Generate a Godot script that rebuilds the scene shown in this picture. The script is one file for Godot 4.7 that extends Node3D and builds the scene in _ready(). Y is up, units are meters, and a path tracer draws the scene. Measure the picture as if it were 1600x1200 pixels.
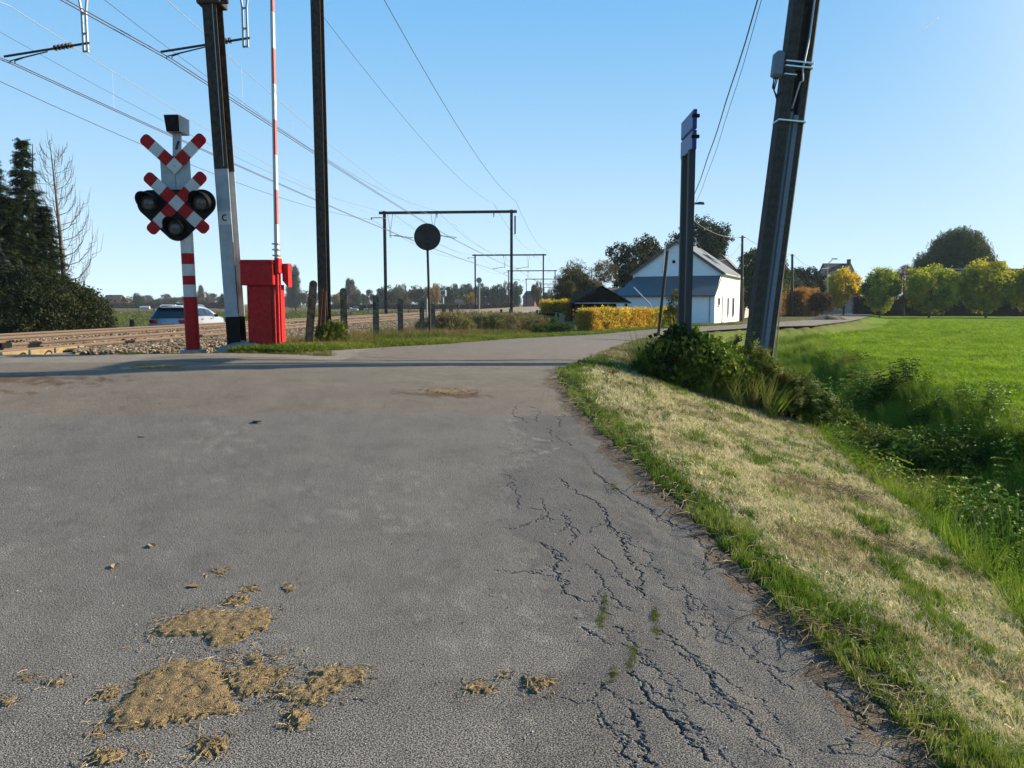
extends Node3D
# A rural level crossing: asphalt road, raised barrier, crossing signal, railway portals, grass verge and ditch, white house, fields.
# World: metres, camera over (0, 0), road surface under the camera at y = 0, view towards -z.

const EYE := 1.6
const FPX := 1203.0
const PITCH := 0.1036
const TH := 0.0871
var rng := RandomNumberGenerator.new()
var nz := FastNoiseLite.new()
var nz2 := FastNoiseLite.new()
var M := {}
var TX := {}
var names := {}

# ---------- mesh builder (faces are given counter-clockwise seen from outside) ----------
class MB:
	var v := PackedVector3Array()
	var n := PackedVector3Array()
	var c := PackedColorArray()
	var ix := PackedInt32Array()
	var col := Color.WHITE
	var tint := false
	func tri(a: Vector3, b: Vector3, d: Vector3) -> void:
		var m := (b - a).cross(d - a)
		if m.length_squared() < 1e-16:
			return
		m = m.normalized()
		var k := v.size()
		v.append(a); v.append(d); v.append(b)
		for i in 3:
			n.append(m); c.append(col)
		ix.append(k); ix.append(k + 1); ix.append(k + 2)
	func quad(a: Vector3, b: Vector3, d: Vector3, e: Vector3) -> void:
		tri(a, b, d); tri(a, d, e)
	func box(t: Transform3D, s: Vector3, bev := 0.0) -> void:
		var h := s / 2
		if bev <= 0.0:
			var p := []
			for i in 8:
				p.append(t * Vector3(h.x if i & 1 else -h.x, h.y if i & 2 else -h.y, h.z if i & 4 else -h.z))
			quad(p[4], p[5], p[7], p[6]); quad(p[1], p[0], p[2], p[3])
			quad(p[5], p[1], p[3], p[7]); quad(p[0], p[4], p[6], p[2])
			quad(p[6], p[7], p[3], p[2]); quad(p[0], p[1], p[5], p[4])
			return
		# chamfered box: rounded rectangle in xz, with chamfered top and bottom
		var pr := []
		var b := bev
		pr = [Vector2(h.x, h.z - b), Vector2(h.x - b, h.z), Vector2(-h.x + b, h.z), Vector2(-h.x, h.z - b), Vector2(-h.x, -h.z + b), Vector2(-h.x + b, -h.z), Vector2(h.x - b, -h.z), Vector2(h.x, -h.z + b)]
		var rows := [[-h.y, 1], [-h.y + b, 0], [h.y - b, 0], [h.y, 1]]
		var ring := []
		for r in rows:
			var l := []
			for q in pr:
				var sx: float = (h.x - b) / h.x if r[1] else 1.0
				var sz: float = (h.z - b) / h.z if r[1] else 1.0
				l.append(t * Vector3(q.x * sx, r[0], q.y * sz))
			ring.append(l)
		for i in 3:
			for j in 8:
				var k := (j + 1) % 8
				quad(ring[i][k], ring[i][j], ring[i + 1][j], ring[i + 1][k])
		for j in range(1, 7):
			tri(ring[3][0], ring[3][j + 1], ring[3][j])
			tri(ring[0][0], ring[0][j], ring[0][j + 1])
	func bx(p: Vector3, s: Vector3, bev := 0.0) -> void:
		box(Transform3D(Basis(), p), s, bev)
	func bar(a: Vector3, b: Vector3, w: float, d: float, side := Vector3.RIGHT) -> void:
		var y := (b - a).normalized()
		var z := side.cross(y).normalized()
		var x := y.cross(z).normalized()
		box(Transform3D(Basis(x, y, z), (a + b) / 2), Vector3(w, a.distance_to(b), d))
	# smooth tube through points
	func tube(pts: Array, rad: Array, seg := 8, caps := true) -> void:
		var k0 := v.size()
		var up := Vector3(0.31, 0.2, 0.93).normalized()
		var m := pts.size()
		var px := Vector3.ZERO
		for i in m:
			var a: Vector3 = pts[max(i - 1, 0)]
			var b: Vector3 = pts[min(i + 1, m - 1)]
			var d := (b - a).normalized()
			var x := px
			if i == 0:
				x = up.cross(d)
				if x.length() < 0.05:
					x = Vector3.RIGHT.cross(d)
			x = (x - d * x.dot(d)).normalized()
			px = x
			var y := d.cross(x)
			var p: Vector3 = pts[i]
			var r: float = rad[min(i, rad.size() - 1)]
			for j in seg:
				var t := TAU * j / seg
				var o := x * cos(t) + y * sin(t)
				v.append(p + o * r); n.append(o); c.append(col)
		for i in m - 1:
			for j in seg:
				var a := k0 + i * seg + j
				var b := k0 + i * seg + (j + 1) % seg
				ix.append_array([a, a + seg, b, b, a + seg, b + seg])
		if caps:
			for e in 2:
				var i: int = (m - 1) * e
				var p: Vector3 = pts[i]
				for j in seg:
					var a := v[k0 + i * seg + j]
					var b := v[k0 + i * seg + (j + 1) % seg]
					if e == 1:
						tri(p, a, b)
					else:
						tri(p, b, a)
	func cyl(a: Vector3, b: Vector3, r0: float, r1 := -1.0, seg := 16) -> void:
		tube([a, b], [r0, r0 if r1 < 0 else r1], seg)
	# lathe about local y: profile of Vector2(radius, y)
	func lathe(t: Transform3D, prof: Array, seg := 20) -> void:
		for i in prof.size() - 1:
			for j in seg:
				var a0 := TAU * j / seg
				var a1 := TAU * (j + 1) / seg
				var p: Vector2 = prof[i]
				var q: Vector2 = prof[i + 1]
				quad(t * Vector3(p.x * cos(a0), p.y, -p.x * sin(a0)), t * Vector3(p.x * cos(a1), p.y, -p.x * sin(a1)), t * Vector3(q.x * cos(a1), q.y, -q.x * sin(a1)), t * Vector3(q.x * cos(a0), q.y, -q.x * sin(a0)))
	# polygon (counter-clockwise in local xy) extruded along local z from -d/2 to d/2
	func prism(poly: Array, t: Transform3D, d: float) -> void:
		var pk := PackedVector2Array(poly)
		var area := 0.0
		for i in pk.size():
			area += pk[i].cross(pk[(i + 1) % pk.size()])
		if area < 0:
			pk.reverse()
		var tr := Geometry2D.triangulate_polygon(pk)
		for i in range(0, tr.size(), 3):
			var a := pk[tr[i]]
			var b := pk[tr[i + 1]]
			var e := pk[tr[i + 2]]
			if (b - a).cross(e - a) < 0:
				var s := b
				b = e
				e = s
			tri(t * Vector3(a.x, a.y, d / 2), t * Vector3(b.x, b.y, d / 2), t * Vector3(e.x, e.y, d / 2))
			tri(t * Vector3(a.x, a.y, -d / 2), t * Vector3(e.x, e.y, -d / 2), t * Vector3(b.x, b.y, -d / 2))
		for i in pk.size():
			var a := pk[i]
			var b := pk[(i + 1) % pk.size()]
			quad(t * Vector3(a.x, a.y, d / 2), t * Vector3(a.x, a.y, -d / 2), t * Vector3(b.x, b.y, -d / 2), t * Vector3(b.x, b.y, d / 2))
	func mesh() -> ArrayMesh:
		var a := []
		a.resize(Mesh.ARRAY_MAX)
		a[Mesh.ARRAY_VERTEX] = v
		a[Mesh.ARRAY_NORMAL] = n
		if tint:
			a[Mesh.ARRAY_COLOR] = c
		a[Mesh.ARRAY_INDEX] = ix
		var m := ArrayMesh.new()
		m.add_surface_from_arrays(Mesh.PRIMITIVE_TRIANGLES, a)
		return m

# a buffer of placed copies for a MultiMesh
class Buf:
	var b := PackedFloat32Array()
	var count := 0
	func add(p: Vector3, s: Basis, col: Color) -> void:
		b.append_array([s.x.x, s.y.x, s.z.x, p.x, s.x.y, s.y.y, s.z.y, p.y, s.x.z, s.y.z, s.z.z, p.z, col.r, col.g, col.b, 1.0])
		count += 1
	func multi(m: Mesh) -> MultiMesh:
		var mm := MultiMesh.new()
		mm.transform_format = MultiMesh.TRANSFORM_3D
		mm.use_colors = true
		mm.mesh = m
		mm.instance_count = count
		mm.buffer = b
		return mm

# ---------- small helpers ----------
func L(r: float, g: float, b: float) -> Color:
	return Color(r, g, b).linear_to_srgb()

func at(px: float, py: float, d: float) -> Vector3:
	var dir := Vector3(0, -sin(PITCH), -cos(PITCH)) + Vector3.RIGHT * ((px - 800.0) / FPX) + Vector3(0, cos(PITCH), -sin(PITCH)) * ((600.0 - py) / FPX)
	return Vector3(0, EYE, 0) + dir * (d / -dir.z)

# pixel on the terrain
func on_ground(px: float, py: float, far := 400.0) -> Vector3:
	var d := 1.5
	while d < far:
		var p := at(px, py, d)
		if p.y < H(p.x, p.z):
			var lo := d / 1.02
			for i in 12:
				var m := (lo + d) / 2
				var q := at(px, py, m)
				if q.y < H(q.x, q.z):
					d = m
				else:
					lo = m
			return at(px, py, d)
		d *= 1.02
	return at(px, py, far)

# railway coordinates: along the track, to the left of the camera, height
func rl(s: float, l: float, y: float) -> Vector3:
	return Vector3(s * sin(TH) - l * cos(TH), y, -s * cos(TH) - l * sin(TH))

func lof(x: float, z: float) -> float:
	return -x * cos(TH) - z * sin(TH)

func sof(x: float, z: float) -> float:
	return x * sin(TH) - z * cos(TH)

func tab(t: Array, d: float) -> float:
	if d <= t[0].x:
		return t[0].y
	for i in range(1, t.size()):
		if d < t[i].x:
			return lerpf(t[i - 1].y, t[i].y, (d - t[i - 1].x) / (t[i].x - t[i - 1].x))
	return t[-1].y

var XR := [Vector2(-6, 1.55), Vector2(2.6, 1.52), Vector2(3.4, 1.45), Vector2(4.2, 1.36), Vector2(5.2, 1.22), Vector2(6.4, 0.98), Vector2(8, 0.68), Vector2(9.4, 0.58), Vector2(10.4, 0.64), Vector2(11.5, 1.0), Vector2(14, 1.6), Vector2(18, 2.5), Vector2(25, 4.2), Vector2(32, 6.6), Vector2(36, 8.8), Vector2(43, 14), Vector2(47, 18.5), Vector2(62, 27), Vector2(87, 40), Vector2(120, 56), Vector2(200, 95)]
var XL := [Vector2(11.5, -3.44), Vector2(16, -1.33), Vector2(22, 0.2), Vector2(28, 1.9), Vector2(36, 5.3), Vector2(43, 9.6), Vector2(50, 15), Vector2(65, 24), Vector2(90, 36), Vector2(120, 51), Vector2(200, 90)]
var XC := [Vector2(-6, 3.6), Vector2(4, 4.3), Vector2(5, 4.55), Vector2(8, 5.2), Vector2(12, 5.95), Vector2(18, 7.2), Vector2(28, 10.0), Vector2(40, 14.5), Vector2(60, 30)]

func road_h(x: float, z: float) -> float:
	var d := -z
	var l := lof(x, z)
	var g := 0.7 * smoothstep(2.5, 10.5, d) - 0.38 * smoothstep(12.0, 36.0, d) - 0.2 * smoothstep(36.0, 80.0, d)
	g += 0.034 * clampf(l, -1.5, 5.0) * smoothstep(3.0, 9.0, d) * (1.0 - smoothstep(20.0, 40.0, d))
	g = lerpf(g, 0.845, smoothstep(4.5, 8.0, l) * smoothstep(0.0, 4.0, d) * (1.0 - smoothstep(12.0, 14.0, sof(x, z))))
	return g

func H(x: float, z: float) -> float:
	var d := -z
	var l := lof(x, z)
	var r := road_h(x, z)
	if d > 30.0 and l < 3.0 or d > 80.0:
		r = lerpf(r, 0.05, smoothstep(80.0, 160.0, d))
	var xr := tab(XR, d)
	var h := r
	var v := x - xr
	if v > 0.0:
		var xc := tab(XC, d)
		var lip := maxf(1.5, xc - 1.2 - xr)
		var f := clampf(v / lip, 0.0, 1.0)
		h = lerpf(road_h(xr, z), lerpf(-0.3, -0.1, smoothstep(-0.5, 1.3, x - xc)), lerpf(f, smoothstep(0.0, 1.0, f), 0.5))
		var q := (x - tab(XC, d)) / 1.05
		h -= 0.62 * exp(-q * q * q * q) * (1.0 - smoothstep(22.0, 34.0, d))
		h += 0.05 * nz.get_noise_2d(x * 3.0, z * 3.0) * smoothstep(0.0, 0.6, v)
	elif l > 4.6:
		h = lerpf(r, 0.62, smoothstep(4.6, 6.8, l) * smoothstep(11.0, 13.0, sof(x, z)))
	if l > 5.0:
		h = lerpf(h, 0.0, smoothstep(15.4, 16.5, l))
	return h

func numbered(called: String) -> String:
	var k: int = names.get(called, 0)
	names[called] = k + 1
	return called if k == 0 else "%s_%03d" % [called, k]

func tag(o: Node, label: String, cat: String, group := "", kind := "") -> Node:
	if label:
		o.set_meta("label", label)
	if cat:
		o.set_meta("category", cat)
	if group:
		o.set_meta("group", group)
	if kind:
		o.set_meta("kind", kind)
	return o

func thing(called: String, label: String, cat: String, p := Vector3.ZERO, turn := 0.0, group := "") -> Node3D:
	var o := Node3D.new()
	o.name = numbered(called)
	add_child(o)
	o.position = p
	o.rotation.y = turn
	tag(o, label, cat, group)
	return o

func put(called: String, m, mat: Material, parent: Node = null) -> MeshInstance3D:
	var o := MeshInstance3D.new()
	o.mesh = m.mesh() if m is MB else m
	o.material_override = mat
	if parent == null:
		o.name = numbered(called)
		add_child(o)
	else:
		o.name = called
		parent.add_child(o, true)
	return o

func multi(called: String, b: Buf, m: Mesh, mat: Material, parent: Node = null) -> MultiMeshInstance3D:
	var o := MultiMeshInstance3D.new()
	o.multimesh = b.multi(m)
	o.material_override = mat
	if parent == null:
		o.name = numbered(called)
		add_child(o)
	else:
		o.name = called
		parent.add_child(o, true)
		o.set_meta("kind", "stuff")
	return o

func copy(o: Node3D, label := "") -> Node3D:
	var c: Node3D = o.duplicate()
	c.name = numbered(String(o.name).rstrip("0123456789").trim_suffix("_"))
	add_child(c)
	if label:
		c.set_meta("label", label)
	return c

# ---------- materials ----------
func ntex(key: String, freq: float, cols: Array, size := 512, oct := 4, kind := FastNoiseLite.TYPE_SIMPLEX_SMOOTH, offs := []) -> Texture2D:
	if TX.has(key):
		return TX[key]
	var f := FastNoiseLite.new()
	f.seed = hash(key) % 10000
	f.noise_type = kind
	f.frequency = freq
	f.fractal_octaves = oct
	var t := NoiseTexture2D.new()
	t.width = size
	t.height = size
	t.seamless = true
	t.noise = f
	var g := Gradient.new()
	var of := PackedFloat32Array()
	for i in cols.size():
		of.append(offs[i] if offs else float(i) / (cols.size() - 1))
	g.offsets = of
	g.colors = PackedColorArray(cols)
	t.color_ramp = g
	TX[key] = t
	return t

func plain(key: String, c: Color, rough := 0.6, metal := 0.0) -> StandardMaterial3D:
	if not M.has(key):
		var m := StandardMaterial3D.new()
		m.resource_name = key
		m.albedo_color = c
		m.roughness = rough
		m.metallic = metal
		M[key] = m
	return M[key]

# a mottled material: colours of one noise, mapped by position, tile in metres; bump in centimetres
func mottled(key: String, cols: Array, tile: float, rough := 0.8, bump := 0.0, freq := 0.02, metal := 0.0, offs := []) -> StandardMaterial3D:
	if M.has(key):
		return M[key]
	var m := StandardMaterial3D.new()
	m.resource_name = key
	m.roughness = rough
	m.metallic = metal
	m.albedo_color = L(.62, .62, .62) if not key in ["house_white"] else Color.WHITE
	m.albedo_texture = ntex(key, freq, cols, 512, 5, FastNoiseLite.TYPE_SIMPLEX_SMOOTH, offs)
	m.uv1_triplanar = true
	m.uv1_scale = Vector3.ONE / tile
	if bump > 0:
		m.heightmap_enabled = true
		m.heightmap_texture = ntex("bump_fine", 0.05, [Color.BLACK, Color.WHITE], 512, 4)
		m.heightmap_scale = bump
	M[key] = m
	return m

func leafy(key: String, trans: float, rough := 0.55) -> StandardMaterial3D:
	if not M.has(key):
		var m := StandardMaterial3D.new()
		m.resource_name = key
		m.vertex_color_use_as_albedo = true
		m.albedo_color = L(.68, .68, .68)
		m.roughness = rough
		m.metallic_specular = 0.25
		m.cull_mode = BaseMaterial3D.CULL_DISABLED
		m.backlight_enabled = true
		m.backlight = Color(trans, trans, trans).linear_to_srgb()
		M[key] = m
	return M[key]

func make_materials() -> void:
	mottled("mast_steel", [L(.035, .029, .026), L(.075, .06, .05), L(.12, .09, .07)], 1.3, 0.65)
	mottled("grey_paint", [L(.42, .45, .48), L(.5, .53, .56), L(.56, .59, .62)], 2.0, 0.55)
	mottled("white_paint", [L(.66, .66, .64), L(.78, .78, .76)], 1.5, 0.5)
	mottled("black_paint", [L(.008, .008, .009), L(.02, .02, .021)], 1.0, 0.5)
	mottled("red_paint", [L(.42, .012, .014), L(.5, .02, .022), L(.55, .03, .03)], 1.2, 0.4)
	mottled("faded_red", [L(.5, .1, .085), L(.6, .15, .13)], 1.0, 0.6)
	mottled("barrier_red", [L(.4, .016, .018), L(.55, .026, .028), L(.6, .032, .034), L(.68, .075, .065)], 0.9, 0.5)
	mottled("concrete", [L(.2, .19, .17), L(.3, .28, .25), L(.38, .36, .32)], 0.8, 0.9, 0.4)
	mottled("old_concrete", [L(.06, .047, .033), L(.13, .1, .07), L(.2, .165, .11), L(.29, .26, .17)], 1.3, 0.95, 0.4)
	mottled("pole_concrete", [L(.03, .027, .022), L(.055, .048, .04), L(.085, .075, .06)], 1.2, 0.9, 0.4)
	mottled("rust", [L(.07, .025, .012), L(.16, .06, .022), L(.24, .1, .04)], 0.4, 0.85, 0.2)
	mottled("rail_rust", [L(.075, .043, .027), L(.12, .07, .042), L(.17, .1, .058)], 0.6, 0.75, 0.1)
	plain("rail_top", L(.12, .085, .065), 0.5)
	mottled("ochre_panel", [L(.2, .13, .05), L(.3, .2, .08), L(.36, .25, .11)], 1.4, 0.85, 0.2)
	mottled("galvanised", [L(.3, .33, .38), L(.4, .43, .48), L(.5, .53, .57)], 0.5, 0.45, 0.0, 0.03, 0.55)
	mottled("duct", [L(.2, .24, .3), L(.27, .31, .38)], 0.7, 0.5)
	plain("steel_band", L(.6, .62, .64), 0.3, 0.8)
	plain("wire", L(.03, .028, .028), 0.5, 0.3)
	plain("copper_wire", L(.06, .045, .04), 0.45, 0.5)
	plain("bright_wire", L(.32, .34, .36), 0.45, 0.6)
	plain("insulator", L(.03, .02, .018), 0.3)
	plain("lens", L(.05, .055, .06), 0.08)
	plain("rubber", L(.015, .015, .016), 0.8)
	plain("car_paint", L(.34, .36, .4), 0.22, 0.35)
	M["car_paint"].clearcoat_enabled = true
	M["car_paint"].clearcoat_roughness = 0.05
	plain("car_glass", L(.012, .015, .018), 0.05)
	plain("tail_red", L(.35, .008, .012), 0.15)
	plain("rim", L(.4, .41, .42), 0.3, 0.8)
	plain("plate_white", L(.5, .5, .5), 0.4)
	mottled("house_white", [L(.72, .73, .74), L(.78, .79, .8)], 3.0, 0.85, 0.2)
	mottled("slate", [L(.065, .07, .08), L(.095, .1, .112), L(.12, .125, .135)], 1.0, 0.5, 0.0, 0.06)
	mottled("black_wood", [L(.005, .005, .005), L(.012, .011, .01)], 0.8, 0.9).metallic_specular = 0.15
	mottled("grey_wood", [L(.2, .17, .13), L(.32, .28, .22), L(.4, .36, .3)], 0.6, 0.9, 0.3)
	mottled("dark_wood", [L(.04, .03, .022), L(.09, .07, .05)], 0.6, 0.9, 0.3)
	mottled("brick", [L(.2, .075, .05), L(.28, .12, .08), L(.34, .17, .12)], 0.6, 0.9, 0.2, 0.08)
	mottled("pink_wall", [L(.5, .38, .33), L(.58, .46, .4)], 2.0, 0.9)
	mottled("roof_brown", [L(.06, .035, .03), L(.1, .06, .05)], 0.8, 0.8)
	mottled("roof_orange", [L(.34, .11, .05), L(.45, .16, .08)], 0.8, 0.8)
	mottled("dark_facade", [L(.018, .016, .022), L(.035, .03, .038)], 2.0, 0.7)
	plain("window_dark", L(.02, .024, .03), 0.08)
	plain("sign_blue", L(.02, .05, .19), 0.35)
	plain("sign_blue_pale", L(.06, .11, .27), 0.35)
	plain("dark_post", L(.045, .045, .048), 0.55, 0.2)
	plain("sign_back", L(.05, .05, .052), 0.5, 0.3)
	mottled("bark", [L(.03, .024, .018), L(.07, .055, .042), L(.11, .09, .07)], 0.5, 0.95, 0.8)
	mottled("bark_pale", [L(.1, .085, .075), L(.2, .17, .15), L(.28, .24, .21)], 0.5, 0.95, 0.4)
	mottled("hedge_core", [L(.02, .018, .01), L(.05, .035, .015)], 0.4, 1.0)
	mottled("soil", [L(.05, .035, .022), L(.1, .075, .045), L(.15, .115, .07)], 0.7, 1.0, 1.0)
	mottled("dung", [L(.09, .056, .024), L(.23, .15, .065), L(.34, .235, .11), L(.5, .38, .2)], 0.16, 1.0, 1.0, 0.03, 0.0, [0.15, 0.45, 0.65, 0.9])
	mottled("stone", [L(.13, .105, .08), L(.2, .165, .13), L(.28, .24, .19)], 0.3, 0.95, 0.3)
	mottled("cow_dark", [L(.012, .01, .01), L(.03, .026, .024)], 0.8, 0.8)
	mottled("cow_white", [L(.5, .47, .42), L(.6, .57, .52)], 0.8, 0.8)
	mottled("cow_pied", [L(.02, .018, .018), L(.03, .026, .025), L(.5, .47, .43), L(.55, .52, .48)], 2.0, 0.8, 0.0, 0.008, 0.0, [0.0, 0.49, 0.51, 1.0])
	plain("white_wrap", L(.5, .5, .5), 0.4)
	leafy("leaf", 0.42, 0.75)
	leafy("leaf_thin", 0.9, 0.75)
	leafy("needle", 0.15, 0.7)
	leafy("blade", 0.65, 0.7)
	leafy("straw", 0.35, 0.7)
	leafy("stone_tint", 0.0, 0.95)
	M["stone_tint"].backlight_enabled = false
	for k in ["sign_blue", "sign_blue_pale", "dark_post", "sign_back", "red_paint", "barrier_red", "white_paint", "grey_paint", "black_paint", "mast_steel", "dark_facade", "duct"]:
		M[k].metallic_specular = 0.2
	# grass ground: colour of each region comes with the vertices, grain from noise
	var g := StandardMaterial3D.new()
	g.resource_name = "ground_cover"
	g.vertex_color_use_as_albedo = true
	g.albedo_color = L(.66, .66, .66)
	g.roughness = 1.0
	g.metallic_specular = 0.15
	g.albedo_texture = ntex("ground_grain", 0.03, [L(.45, .45, .45), L(.8, .8, .78), L(1, 1, .97)], 1024, 5)
	g.uv1_triplanar = true
	g.uv1_world_triplanar = true
	g.uv1_scale = Vector3.ONE / 2.3
	g.detail_enabled = true
	g.detail_blend_mode = BaseMaterial3D.BLEND_MODE_MUL
	g.detail_uv_layer = BaseMaterial3D.DETAIL_UV_2
	g.detail_albedo = ntex("ground_patch", 0.012, [L(.78, .8, .7), L(.94, .95, .94), L(1, 1, 1)], 512, 5)
	g.uv2_triplanar = true
	g.uv2_world_triplanar = true
	g.uv2_scale = Vector3.ONE / 31.0
	g.heightmap_enabled = true
	g.heightmap_texture = ntex("bump_fine", 0.05, [Color.BLACK, Color.WHITE], 512, 4)
	g.heightmap_scale = 3.0
	M["ground"] = g
	# asphalt: stones in dark binder, relief of a few millimetres, worn patches from a second larger noise
	var a := StandardMaterial3D.new()
	a.resource_name = "asphalt"
	a.vertex_color_use_as_albedo = true
	a.albedo_color = L(.93, .89, .85)
	a.roughness = 0.9
	a.metallic_specular = 0.3
	a.albedo_texture = ntex("aggregate", 0.09, [L(.025, .025, .026), L(.22, .22, .22), L(.58, .575, .57), L(1, .985, .965)], 1024, 3, FastNoiseLite.TYPE_SIMPLEX_SMOOTH, [0.38, 0.46, 0.54, 0.63])
	TX["aggregate"].noise.fractal_gain = 0.95
	a.uv1_triplanar = true
	a.uv1_world_triplanar = true
	a.uv1_scale = Vector3.ONE / 0.9
	a.heightmap_enabled = true
	a.heightmap_texture = ntex("aggregate_bump", 0.16, [Color.BLACK, Color.WHITE], 1024, 3)
	a.heightmap_scale = 0.03
	a.detail_enabled = true
	a.detail_blend_mode = BaseMaterial3D.BLEND_MODE_MUL
	a.detail_uv_layer = BaseMaterial3D.DETAIL_UV_2
	a.detail_albedo = ntex("asphalt_wear", 0.012, [L(.5, .495, .49), L(.76, .755, .75), L(.9, .895, .89), L(1, .995, .985)], 1024, 8)
	TX["asphalt_wear"].noise.fractal_gain = 0.85
	a.uv2_triplanar = true
	a.uv2_world_triplanar = true
	a.uv2_scale = Vector3.ONE / 7.3
	M["asphalt"] = a

func _ready() -> void:
	rng.seed = 7
	nz.seed = 3
	nz.frequency = 0.35
	nz.fractal_octaves = 3
	nz2.seed = 11
	nz2.frequency = 1.7
	nz2.fractal_octaves = 3
	var cam := Camera3D.new()
	cam.name = "camera"
	cam.position = Vector3(0, EYE, 0)
	cam.rotation.x = -PITCH
	cam.fov = rad_to_deg(2.0 * atan(600.0 / FPX))
	cam.near = 0.05
	cam.far = 60000.0
	add_child(cam)
	cam.current = true
	var we := WorldEnvironment.new()
	we.name = "environment"
	var e := Environment.new()
	var sky := Sky.new()
	var sm := ProceduralSkyMaterial.new()
	sm.sky_top_color = L(.014, .15, .34)
	sm.sky_horizon_color = L(.32, .415, .455)
	sm.sky_curve = 0.175
	sm.ground_bottom_color = L(.06, .08, .04)
	sm.ground_horizon_color = L(.25, .28, .28)
	sm.sun_angle_max = 90.0
	sm.sun_curve = 0.2
	sky.sky_material = sm
	e.background_mode = Environment.BG_SKY
	e.sky = sky
	e.background_energy_multiplier = 1.0
	e.tonemap_mode = Environment.TONE_MAPPER_LINEAR
	e.tonemap_exposure = 2.5
	e.ambient_light_source = Environment.AMBIENT_SOURCE_SKY
	e.sdfgi_enabled = true
	e.ssao_enabled = true
	e.ssil_enabled = true
	e.fog_enabled = true
	e.fog_density = 0.0002
	e.fog_light_color = L(.62, .72, .82)
	we.environment = e
	add_child(we)
	var sun := DirectionalLight3D.new()
	sun.name = "sun"
	sun.light_energy = 1.6
	sun.light_color = Color(1.0, 0.94, 0.83)
	sun.light_angular_distance = 0.53
	sun.shadow_enabled = true
	var az := deg_to_rad(22.0)
	var el := deg_to_rad(24.0)
	var to_sun := Vector3(cos(az) * cos(el), sin(el), -sin(az) * cos(el))
	sun.basis = Basis.looking_at(-to_sun, Vector3.UP)
	add_child(sun)
	make_materials()
	make_sprays()
	build_ground()
	build_road()
	build_railway()
	build_crossing()
	build_fence_posts()
	build_house()
	build_garden()
	build_poles()
	build_car()
	build_left_trees()
	build_right_side()
	build_far()
	build_grass()
	build_bushes()
	build_litter()

# ---------- ground, road, railway ----------
func ground_colour(x: float, z: float) -> Color:
	var d := -z
	var l := lof(x, z)
	var v := x - tab(XR, d)
	var k := nz.get_noise_2d(x, z) * 0.5 + 0.5
	var c := Color(.1, .15, .035)
	if v > -0.1:
		c = Color(.2, .15, .085).lerp(Color(.3, .25, .12), k)
		if d > 19.0 + 5.0 * nz.get_noise_2d(x * .8 + 9.0, z * .8):
			c = Color(.2, .24, .05)
		var f := smoothstep(0.9, 2.2, x - tab(XC, d) + 0.5 * (k - 0.5))
		if d < 40:
			c = c.lerp(Color(.12, .16, .028), smoothstep(-1.6, -0.7, x - tab(XC, d)))
		else:
			f = maxf(f, smoothstep(1.5, 3.0, v))
		c = c.lerp(Color(.2, .33, .006).lerp(Color(.27, .34, .02), smoothstep(-.1, .5, nz.get_noise_2d(x * .25, z * .25))).lerp(Color(.12, .22, .006), smoothstep(.1, .6, nz.get_noise_2d(x * .12 + 50.0, z * .3))), f)
	elif l > 16.2:
		c = Color(.14, .17, .05).lerp(Color(.1, .15, .04), k)
		var far := Vector2(x, z).length() + 25.0 * nz.get_noise_2d(x * 0.05, z * 0.05)
		c = c.lerp(Color(.2, .14, .09), smoothstep(150.0, 170.0, far) * (1.0 - smoothstep(330.0, 380.0, far)))
		c = c.lerp(Color(.13, .18, .05), smoothstep(380.0, 420.0, far))
	elif l > 6.4 and sof(x, z) > 10.5:
		c = Color(.1, .08, .062).lerp(Color(.16, .125, .095), k)
	else:
		c = Color(.13, .15, .05).lerp(Color(.16, .13, .07), k)
	return c

func build_ground() -> void:
	var mb := MB.new()
	mb.tint = true
	var rr := [0.0]
	var r := 1.2
	while r < 5000.0:
		rr.append(r)
		r *= 1.035 if r < 60 else 1.09
	var ang := []
	var a := -180.0
	while a < 179.9:
		ang.append(a)
		a += 0.5 if a >= -50 and a < 50 else 5.0
	var na := ang.size()
	for i in rr.size():
		for j in na:
			var t := deg_to_rad(ang[j])
			var x: float = rr[i] * sin(t)
			var z: float = -rr[i] * cos(t)
			var h := H(x, z)
			var d := -z
			var in_road: bool = (x < tab(XR, d) + 0.02 and (d < 11.6 and lof(x, z) < 8.6 or x > tab(XL, d) - 0.02 and d > 11.4))
			if in_road:
				h -= 0.09
			elif lof(x, z) > 6.6 and lof(x, z) < 17 and sof(x, z) < 11.6 and sof(x, z) > 2:
				h -= 0.25
			mb.v.append(Vector3(x, h, z))
			mb.c.append(ground_colour(x, z))
	mb.n.resize(mb.v.size())
	for i in rr.size():
		for j in na:
			var k := i * na + j
			var kn := mini(i + 1, rr.size() - 1) * na + j
			var kp := maxi(i - 1, 0) * na + j
			var jn := i * na + (j + 1) % na
			var jp := i * na + (j + na - 1) % na
			var m := (mb.v[kn] - mb.v[kp]).cross(mb.v[jn] - mb.v[jp])
			mb.n[k] = Vector3.UP if i == 0 or m.length() < 1e-9 else (m.normalized() if m.y > 0 else -m.normalized())
	for i in rr.size() - 1:
		for j in na:
			var p := i * na + j
			var q := i * na + (j + 1) % na
			mb.ix.append_array([p, p + na, q, q, p + na, q + na])
	tag(put("ground", mb, M["ground"]), "", "", "", "structure")

func px_path(pts: Array, ox := 0.0, oy := 0.0, sc := 1.0) -> Array:
	var out := []
	for p in pts:
		out.append(on_ground(ox + p.x / sc, oy + p.y / sc))
	return out

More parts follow.
